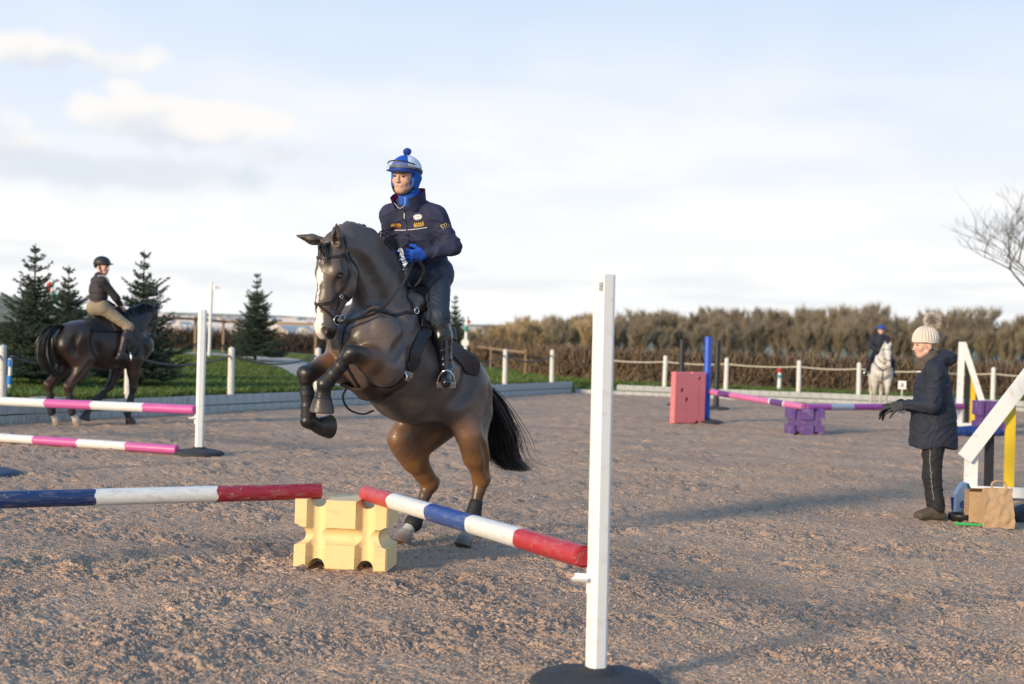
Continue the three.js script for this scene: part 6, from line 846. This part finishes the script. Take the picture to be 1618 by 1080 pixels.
// pink and white jump on the left
const S2 = onGround(315, 706, 0.08); S2[1] = 0;
jumpStand('jump_stand', 'slim white jump stand of the pink striped jump on the left', S2, 1.64, 0.088, whitePlastic, rubber, [0.006, 0], 0.3, 0.42, [-1, 0, -0.2], 0.29);
{ const a = at(308, 647, 16.45), b0 = at(0, 633.5, 17.6), b = comb(a, nrm(sub(b0, a)), 3.05); pole('upper pink and white striped pole on the left jump', a, b, 0.055, bandsAt(a, b, [[229, PINK], [147, WHT], [74, PINK], [-8, WHT], [null, PINK]]), 0.35, 11);
  const c = at(280, 709.5, 16.4), d0 = at(0, 690.5, 17.2), d = comb(c, nrm(sub(d0, c)), 3.05); c[1] = d[1] = 0.05; pole('lower pink and white striped pole lying on the ground', c, d, 0.053, bandsAt(c, d, [[201, PINK], [125, WHT], [55, PINK], [-18, WHT], [null, PINK]]), 0.4, 13);
  jumpStand('jump_stand', 'white jump stand at the far left end of the pink poles', [b[0] - 0.1, 0, b[2]], 1.66, 0.088, whitePlastic, rubber, [0, 0], 0.3, 0.4, [1, 0, 0], 0.29);
  const e = onGround(-26, 747); jumpStand('jump_stand', 'jump stand with blue grey base at the left edge', e, 1.6, 0.088, whitePlastic, std([0.045, 0.065, 0.095], 0.7), [0, 0], 0.1, null, [1, 0, 0], 0.34); }
// pink and purple jump at the far right
const blackPlastic = std([0.014, 0.014, 0.016], 0.55), blueP = std([0.012, 0.085, 0.50], 0.45), yellowP = std([0.72, 0.50, 0.02], 0.5);
const S3 = onGround(1115.5, 667), S3h = 1.53;
jumpStand('jump_stand', 'bright blue jump stand beside the pink filler board', S3, S3h, 0.105, blueP, rubber, [0.008, 0], 0.3, null, [1, 0, 0], 0.3);
for (const [px, py, h, lab] of [[1131, 646, 1.46, 'black jump stand just right of the blue stand'], [1075, 640, 1.45, 'black jump stand rising behind the pink filler board']]) jumpStand('jump_stand', lab, onGround(px, py), h, 0.10, blackPlastic, rubber, [0.004, 0], 0.3, null, [1, 0, 0], 0.3);
{
  const l = onGround(1061, 668.5), r = onGround(1111, 668), W = len(sub(r, l)), tn = -Math.atan2(r[2] - l[2], r[0] - l[0]) + 0.02, H = 0.915, c = comb(mixv(l, r, 0.5), [0, 0, -1], 0.06), ev = new Evaluator(); ev.attributes = ['position', 'normal', 'uv'];
  let b = new Brush(box([0, H / 2, 0], W, H, 0.12, 0, 0.012)); b.updateMatrixWorld(); const cut = (g, x, y) => { const k = new Brush(g); k.position.set(x, y, 0.06); k.rotation.set(Math.PI / 2, 0, 0); k.updateMatrixWorld(); b = ev.evaluate(b, k, SUBTRACTION); b.updateMatrixWorld(); };
  const X = (px) => (px - 1084.5) / 53 * W, Y = (py) => (668 - py) / 80 * H; for (const [px, py] of [[1071, 616.5], [1079, 631]]) cut(new THREE.CylinderGeometry(0.042, 0.042, 0.12, 20), X(px), Y(py)); cut(new THREE.BoxGeometry(0.012, 0.05, 0.62), X(1100), Y(632)); for (const y of [602, 646, 661]) { const t = new THREE.TorusGeometry(0.035, 0.008, 6, 16, Math.PI); t.rotateX(Math.PI / 2); cut(t, X(1079), Y(y)); }
  for (const [x, y, r2] of [[1085, 588, 0.045], [1098, 668, 0.05], [1100, 598, 0.03]]) cut(new THREE.CylinderGeometry(r2, r2, 0.2, 20), X(x), Y(y));
  const g = b.geometry.clone(); g.clearGroups(); g.rotateY(tn); g.translate(...c); single('filler_board', g, plastic([0.66, 0.18, 0.20], 17), 'upright faded pink plastic filler board with two dark holes', 'filler');
}
{
  const bl = onGround(1247, 685), br = onGround(1302, 686.5), W = len(sub(br, bl)), tn = -Math.atan2(br[2] - bl[2], br[0] - bl[0]) - 0.04, D = 0.36, c = comb(mixv(bl, br, 0.5), [-Math.sin(tn), 0, -Math.cos(tn)], D / 2); c[1] = -0.01; block('purple moulded plastic block under the pink poles at the far end', c, tn, W, 0.43, D, plastic([0.115, 0.055, 0.22], 27), false, 'moulded jump blocks');
  const a = at(1121, 618.5, S3[2] * -1 - 0.02), b = at(1269, 642.5, 23.55); pole('pink pole with purple bands sloping from blue stand to purple block', a, b, 0.055, bandsAt(a, b, [[1137, PINK2], [1155, PURP], [1217, PINK2], [1219, WHT], [1239, PURP], [1241, WHT], [null, PINK2]]), 0.4, 17);
  const e = at(1274, 643, 23.6), f = at(1520, 641.5, 26.6); pole('magenta pole with pale grey band running from purple block behind the trainer', e, f, 0.055, bandsAt(e, f, [[1310, [0.44, 0.06, 0.36]], [1346, GREYB], [1440, [0.40, 0.05, 0.36]], [1470, GREYB], [null, [0.42, 0.05, 0.34]]]), 0.4, 19);
}
// wings: white frames with coloured uprights
const wingWhite = new THREE.MeshStandardMaterial({ map: makeTex(128, 128, (u, v) => mix3([0.76, 0.755, 0.73], [0.5, 0.46, 0.4], 0.4 * smooth(0.15, 0.6, tile(u, v, 5, 33, 4)))), roughness: 0.55, side: THREE.DoubleSide });
{
  const D = 26.6, a = (x, y, d = D) => at(x, y, d), t = thing('jump_wing', 'far white triangular jump wing with yellow and black uprights', 'jump wing', onGround(1512, 674), 'white jump wings'), Z = [0, 0, 1];
  part('upright', bar(a(1514, 675), a(1519.5, 540), 0.105, 0.07, Z), wingWhite, t); part('diagonal_rail', bar(a(1521, 541, D - 0.06), a(1556, 650, D - 0.06), 0.105, 0.05, Z), wingWhite, t); part('upright', bar(a(1552, 675), a(1553, 644), 0.11, 0.06, Z), wingWhite, t); part('bottom_rail', bar(a(1510, 671.5, D - 0.05), a(1562, 672.5, D - 0.05), 0.06, 0.09, UPV), wingWhite, t);
  part('upright', bar(a(1535, 672, D + 0.04), a(1537.5, 590, D + 0.04), 0.085, 0.04, Z), yellowP, t); part('upright', bar(a(1526.5, 672, D + 0.04), a(1529, 565, D + 0.04), 0.075, 0.04, Z), blackPlastic, t); part('upright', bar(a(1544, 672, D + 0.04), a(1546, 616, D + 0.04), 0.06, 0.04, Z), blackPlastic, t);
  const w0 = onGround(1504, 688.5), w1 = onGround(1580, 690), wg = []; const pr = [cap(comb(w0, UPV, 0.07, [0, 0, -1], 0.12), comb(w1, UPV, 0.07, [0, 0, -1], 0.12), 0.085, 0.085, { k: 0.03 }), cap(comb(w0, UPV, 0.07, [0, 0, -1], 0.35), comb(w1, UPV, 0.07, [0, 0, -1], 0.35), 0.085, 0.085, { k: 0.03 })]; single('water_tray', bodyMesh(pr, { cell: 0.02, disp: folds(0.03, 3), clip: (x, y, z) => 0.003 - y }), std([0.012, 0.035, 0.17], 0.45), 'dark blue padded water tray on the ground under the far wing', 'water tray');
  const pc = onGround(1574, 689); pc[2] -= 0.55; block('purple block half hidden behind the near wing board', [pc[0] + 0.05, -0.01, pc[2]], 0.1, 0.5, 0.6, 0.36, plastic([0.105, 0.045, 0.20], 29), false, 'moulded jump blocks');
}
{
  const D = 14.4, a = (x, y, d = D) => at(x, y, d), t = thing('jump_wing', 'near white jump wing with sloping board, yellow and black uprights', 'jump wing', onGround(1532, 786), 'white jump wings'), Z = [0, 0, 1];
  part('upright', bar(a(1532, 789), a(1534.5, 712, D), 0.122, 0.06, Z), wingWhite, t);
  const d0 = a(1523, 724, D - 0.07), d1 = comb(d0, sub(a(1618, 601, D - 0.07), d0), 1.75); part('diagonal_board', bar(d0, d1, 0.150, 0.035, Z), wingWhite, t);
  const xr = (y) => y; part('upright', bar(a(1561, 778, D + 0.02), a(1563.5, 668, D + 0.02), 0.085, 0.04, Z), blackPlastic, t); part('upright', bar(a(1593, 779, D + 0.02), a(1597, 622, D + 0.02), 0.095, 0.04, Z), yellowP, t); part('upright', bar(a(1629, 780, D + 0.02), a(1634, 580, D + 0.02), 0.09, 0.04, Z), std([0.02, 0.05, 0.2], 0.5), t); part('upright', bar(a(1664, 781, D + 0.02), a(1670, 535, D + 0.02), 0.09, 0.04, Z), yellowP, t);
  part('upright', bar(a(1690, 792), a(1698, 500), 0.122, 0.06, Z), wingWhite, t); part('bottom_rail', bar(a(1541, 775.5, D - 0.06), a(1700, 781.5, D - 0.06), 0.04, 0.105, UPV), wingWhite, t);
  for (const px of [1534, 1692]) { const f = onGround(px, 790); part('foot', bar(comb(f, [0, 0, 1], -0.35, UPV, 0.04), comb(f, [0, 0, 1], 0.12, UPV, 0.04), 0.09, 0.08, UPV), wingWhite, t); }
}
// ---------------------------------------------------------------- things left by the near wing
{
  const kraft = new THREE.MeshStandardMaterial({ map: makeTex(128, 128, (u, v) => { const a = tile(u, v, 30, 2, 3), b = tile(u, v, 5, 6, 3); return mix3([0.40, 0.255, 0.135], [0.47, 0.315, 0.18], clamp(0.5 + a + b)); }), roughness: 0.85, side: THREE.DoubleSide });
  // paper carrier bag
  const g0 = onGround(1553, 833), g1 = onGround(1604, 836), W = len(sub(g1, g0)), c = mixv(g0, g1, 0.5), H = 0.335, dp = 0.15, t = thing('paper_bag', 'brown paper carrier bag with handles in front of the cardboard box', 'bag', c); t.userData.local = true;
  const pg = new THREE.BoxGeometry(W, H, dp, 14, 14, 8), q = pg.attributes.position; for (let i = 0; i < q.count; i++) { const y = q.getY(i) / H + 0.5, s = 1 - 0.10 * y, x = q.getX(i), z = q.getZ(i), n = fbm3(x * 9, y * 4, z * 9 + 5, 3); q.setXYZ(i, x * s + 0.012 * n, q.getY(i) + H / 2 + (y > 0.95 ? 0.012 * n : 0), z * (1 - 0.75 * y * y) + 0.022 * n - 0.07); } pg.computeVertexNormals(); part('bag_body', pg, kraft, t);
  for (const s of [0, 1]) part('handle', tube([[-0.05, H - 0.01, -0.06 - s * 0.02], [-0.052, H + 0.04, -0.06 - s * 0.02], [-0.02, H + 0.062, -0.06 - s * 0.03], [0.04, H + 0.060, -0.06 - s * 0.03], [0.068, H + 0.035, -0.06 - s * 0.02], [0.066, H - 0.01, -0.06 - s * 0.02]], 0.006, 24, 6), kraft, t);
  const b0 = onGround(1536, 826), b1 = onGround(1566, 827), bt = thing('cardboard_box', 'plain brown cardboard box behind the paper bag', 'box', mixv(b0, b1, 0.5)); bt.userData.local = true; const bw = len(sub(b1, b0)) + 0.06; part('carton', box([0.02, 0.135, -0.13], bw, 0.27, 0.24, -0.12, 0.004), kraft, bt); { const f = new THREE.BoxGeometry(bw * 0.98, 0.004, 0.12, 4, 1, 4); f.rotateX(-0.35); f.translate(0.02, 0.282, -0.09); part('flap', f, kraft, bt); const e = new THREE.RingGeometry(0.014, 0.02, 24); e.scale(1, 0.6, 1); e.rotateY(-0.12); e.translate(0.045, 0.10, -0.0015); part('printed_mark', e, std([0.05, 0.04, 0.03], 0.8), bt); }
  // drinks pouch with green top
  const p0 = onGround(1523, 815), pt = thing('drinks_carton', 'white drinks carton with blue roundel and green top behind the tub', 'carton', [p0[0], 0, p0[2]]); pt.userData.local = true; { const s = new THREE.Shape(); s.moveTo(-0.072, 0); s.lineTo(0.075, 0); s.lineTo(0.078, 0.19); s.lineTo(0.03, 0.285); s.lineTo(-0.015, 0.285); s.lineTo(-0.075, 0.18); s.closePath(); const g = new THREE.ExtrudeGeometry(s, { depth: 0.09, bevelEnabled: true, bevelSize: 0.006, bevelThickness: 0.006, bevelSegments: 2 }); g.translate(0, 0.01, -0.1); part('carton_body', g, std([0.66, 0.68, 0.76], 0.5), pt); part('green_edge', bar([0.02, 0.292, -0.05], [0.086, 0.185, -0.05], 0.02, 0.10, [0, 0, 1], 0.003), std([0.02, 0.28, 0.09], 0.5), pt); const r = new THREE.RingGeometry(0.020, 0.034, 24); r.translate(-0.01, 0.105, 0.0085); part('roundel', r, std([0.02, 0.09, 0.38], 0.5), pt); const d = new THREE.CircleGeometry(0.011, 16); d.translate(-0.01, 0.105, 0.0085); part('roundel_dot', d, std([0.02, 0.09, 0.38], 0.5), pt); for (let i = 0; i < 3; i++) { const l = new THREE.PlaneGeometry(0.05 - i * 0.012, 0.006); l.translate(-0.01, 0.05 - i * 0.013, 0.0085); part('print_line', l, std([0.10, 0.16, 0.35], 0.6), pt); } }
  const c0 = onGround(1509, 813); single('blue_cup', new THREE.LatheGeometry([[0.026, 0.0], [0.030, 0.005], [0.042, 0.125], [0.044, 0.128], [0.041, 0.128], [0.030, 0.012], [0, 0.01]].map((v) => new THREE.Vector2(...v)), 24).translate(c0[0] + 0.0, 0.03, c0[2] - 0.02), std([0.015, 0.06, 0.26], 0.4), 'dark blue plastic cup standing left of the white carton', 'cup');
  const d0 = onGround(1519, 822), lid = new THREE.LatheGeometry([[0, 0.025], [0.095, 0.025], [0.105, 0.06], [0.115, 0.065], [0.12, 0.05], [0.115, 0.0], [0, 0.0]].map((v) => new THREE.Vector2(...v)), 40); lid.translate(d0[0], 0.0, d0[2] + 0.0); single('black_tub', lid, std([0.014, 0.015, 0.017], 0.4), 'shallow black rubber tub on the sand by the boots of the trainer', 'tub');
  const w0 = onGround(1508, 827, 0.02), w1 = onGround(1553, 829, 0.02); single('green_whip', tube([w0, mixv(w0, w1, 0.5), w1], 0.014, 10, 8, 0.009), std([0.03, 0.42, 0.09], 0.4), 'short bright green stick lying in front of the tub', 'stick');
  const s0 = onGround(1622, 824); single('grey_bundle', bodyMesh([ell(comb(s0, UPV, 0.07), [0.14, 0.10, 0.10], { k: 0.03 }), ell(comb(s0, UPV, 0.05, [1, 0, 0], -0.08), [0.09, 0.07, 0.08], { k: 0.04 })], { cell: 0.012, disp: folds(0.03, 9) }), std([0.05, 0.055, 0.065], 0.8), 'dark grey cloth bundle at the right edge beside the paper bag', 'bundle');
}
// ---------------------------------------------------------------- flags and markers
function flagPole(label, px, top, base, D, r, bits) {
  const a = at(px, base, D), b = at(px, top, D); b[0] = a[0] + 0.01; a[1] = Math.min(a[1], landH(a[0], a[2])); const t = thing('marker_flag', label, 'flag', a); part('flag_pole', tube([a, b], r, 1, 10), std([0.74, 0.74, 0.72], 0.5), t);
  for (const [name, y, h, w, dir, c, shape] of bits) { const m = at(px, y, D), k = D / FOCAL; if (shape === 'disc') { const g = new THREE.CylinderGeometry(w * k, w * k, 0.02, 24); g.rotateX(Math.PI / 2); g.translate(m[0], m[1], m[2] + r + 0.012); part(name, g, std(c, 0.6), t); continue; } if (shape === 'band') { part(name, tube([at(px, y - h / 2, D), at(px, y + h / 2, D)].map((q) => [a[0], q[1], a[2]]), r * 1.25, 1, 10), std(c, 0.6), t); continue; }
    const n = 8, pos = [], tri = []; for (let i = 0; i <= n; i++) { const u = i / n, hh = h * k * (1 - u) * 0.5 + (shape === 'rect' ? h * k * u * 0.42 : 0), zz = 0.03 * Math.sin(u * 5); for (const [sy, th] of [[1, 0.003], [-1, 0.003], [1, -0.003], [-1, -0.003]]) pos.push(a[0] + dir * u * w * k, m[1] + sy * hh - u * u * h * k * 0.15, a[2] + zz + th); if (i) { const q = i * 4; tri.push(q - 4, q - 3, q, q, q - 3, q + 1, q - 2, q + 2, q - 1, q + 2, q + 3, q - 1); } } const g = new THREE.BufferGeometry(); g.setAttribute('position', new THREE.Float32BufferAttribute(pos, 3)); g.setIndex(tri); g.computeVertexNormals(); part(name, g, std(c, 0.75), t); }
  return t;
}
flagPole('tall thin white pole with small white pennant on the grass', 330.5, 446, 566, 40, 0.045, [['pennant', 453, 11, 16, 1, [0.75, 0.76, 0.76]]]);
flagPole('white pole with red and green flags between the left firs', 78, 440, 600, 29, 0.03, [['red_flag', 453, 17, 9, -1, [0.55, 0.04, 0.03], 'rect'], ['green_flag', 470, 17, 11, 1, [0.04, 0.30, 0.16], 'rect']]);
flagPole('red and green topped marker pole with white disc by small fir', 735, 500, 568, 47, 0.05, [['red_pennant', 507, 11, 8, 1, [0.60, 0.03, 0.03]], ['green_band', 519, 9, 0, 1, [0.03, 0.24, 0.17], 'band'], ['number_disc', 541, 0, 6, 1, [0.72, 0.72, 0.70], 'disc']]);
flagPole('short marker with red top in front of the far hedge', 1230.5, 582, 615, 37, 0.05, [['red_band', 585, 7, 0, 1, [0.45, 0.02, 0.03], 'band'], ['teal_band', 594, 5, 0, 1, [0.10, 0.34, 0.36], 'band']]);
flagPole('blue and white banded pole behind the left fence post', 14.5, 562, 628, 23, 0.03, [['blue_band', 573, 12, 0, 1, [0.03, 0.22, 0.62], 'band'], ['blue_band', 600, 14, 0, 1, [0.03, 0.22, 0.62], 'band']]);
{
  const c = at(1425, 608, 35.6), t = thing('letter_board', 'small white board with black letter A on the far kerb', 'sign', [c[0], 0, c[2]]); const lt = drawn(128, 128, (g) => { g.fillStyle = '#efeee8'; g.fillRect(0, 0, 128, 128); g.fillStyle = '#15151a'; g.font = 'bold 104px sans-serif'; g.textAlign = 'center'; g.fillText('A', 64, 101); });
  part('board', box(c, 0.20, 0.21, 0.03, 0, 0.004), std([0.74, 0.73, 0.70], 0.6), t); const pl = new THREE.PlaneGeometry(0.185, 0.195); pl.translate(c[0], c[1], c[2] + 0.018); part('letter_face', pl, new THREE.MeshStandardMaterial({ map: lt, roughness: 0.6 }), t); part('leg', bar([c[0], 0, c[2]], [c[0], c[1] - 0.1, c[2]], 0.03, 0.03, [0, 0, 1]), std([0.6, 0.6, 0.58], 0.7), t);
}
renderer.render(scene, camera);
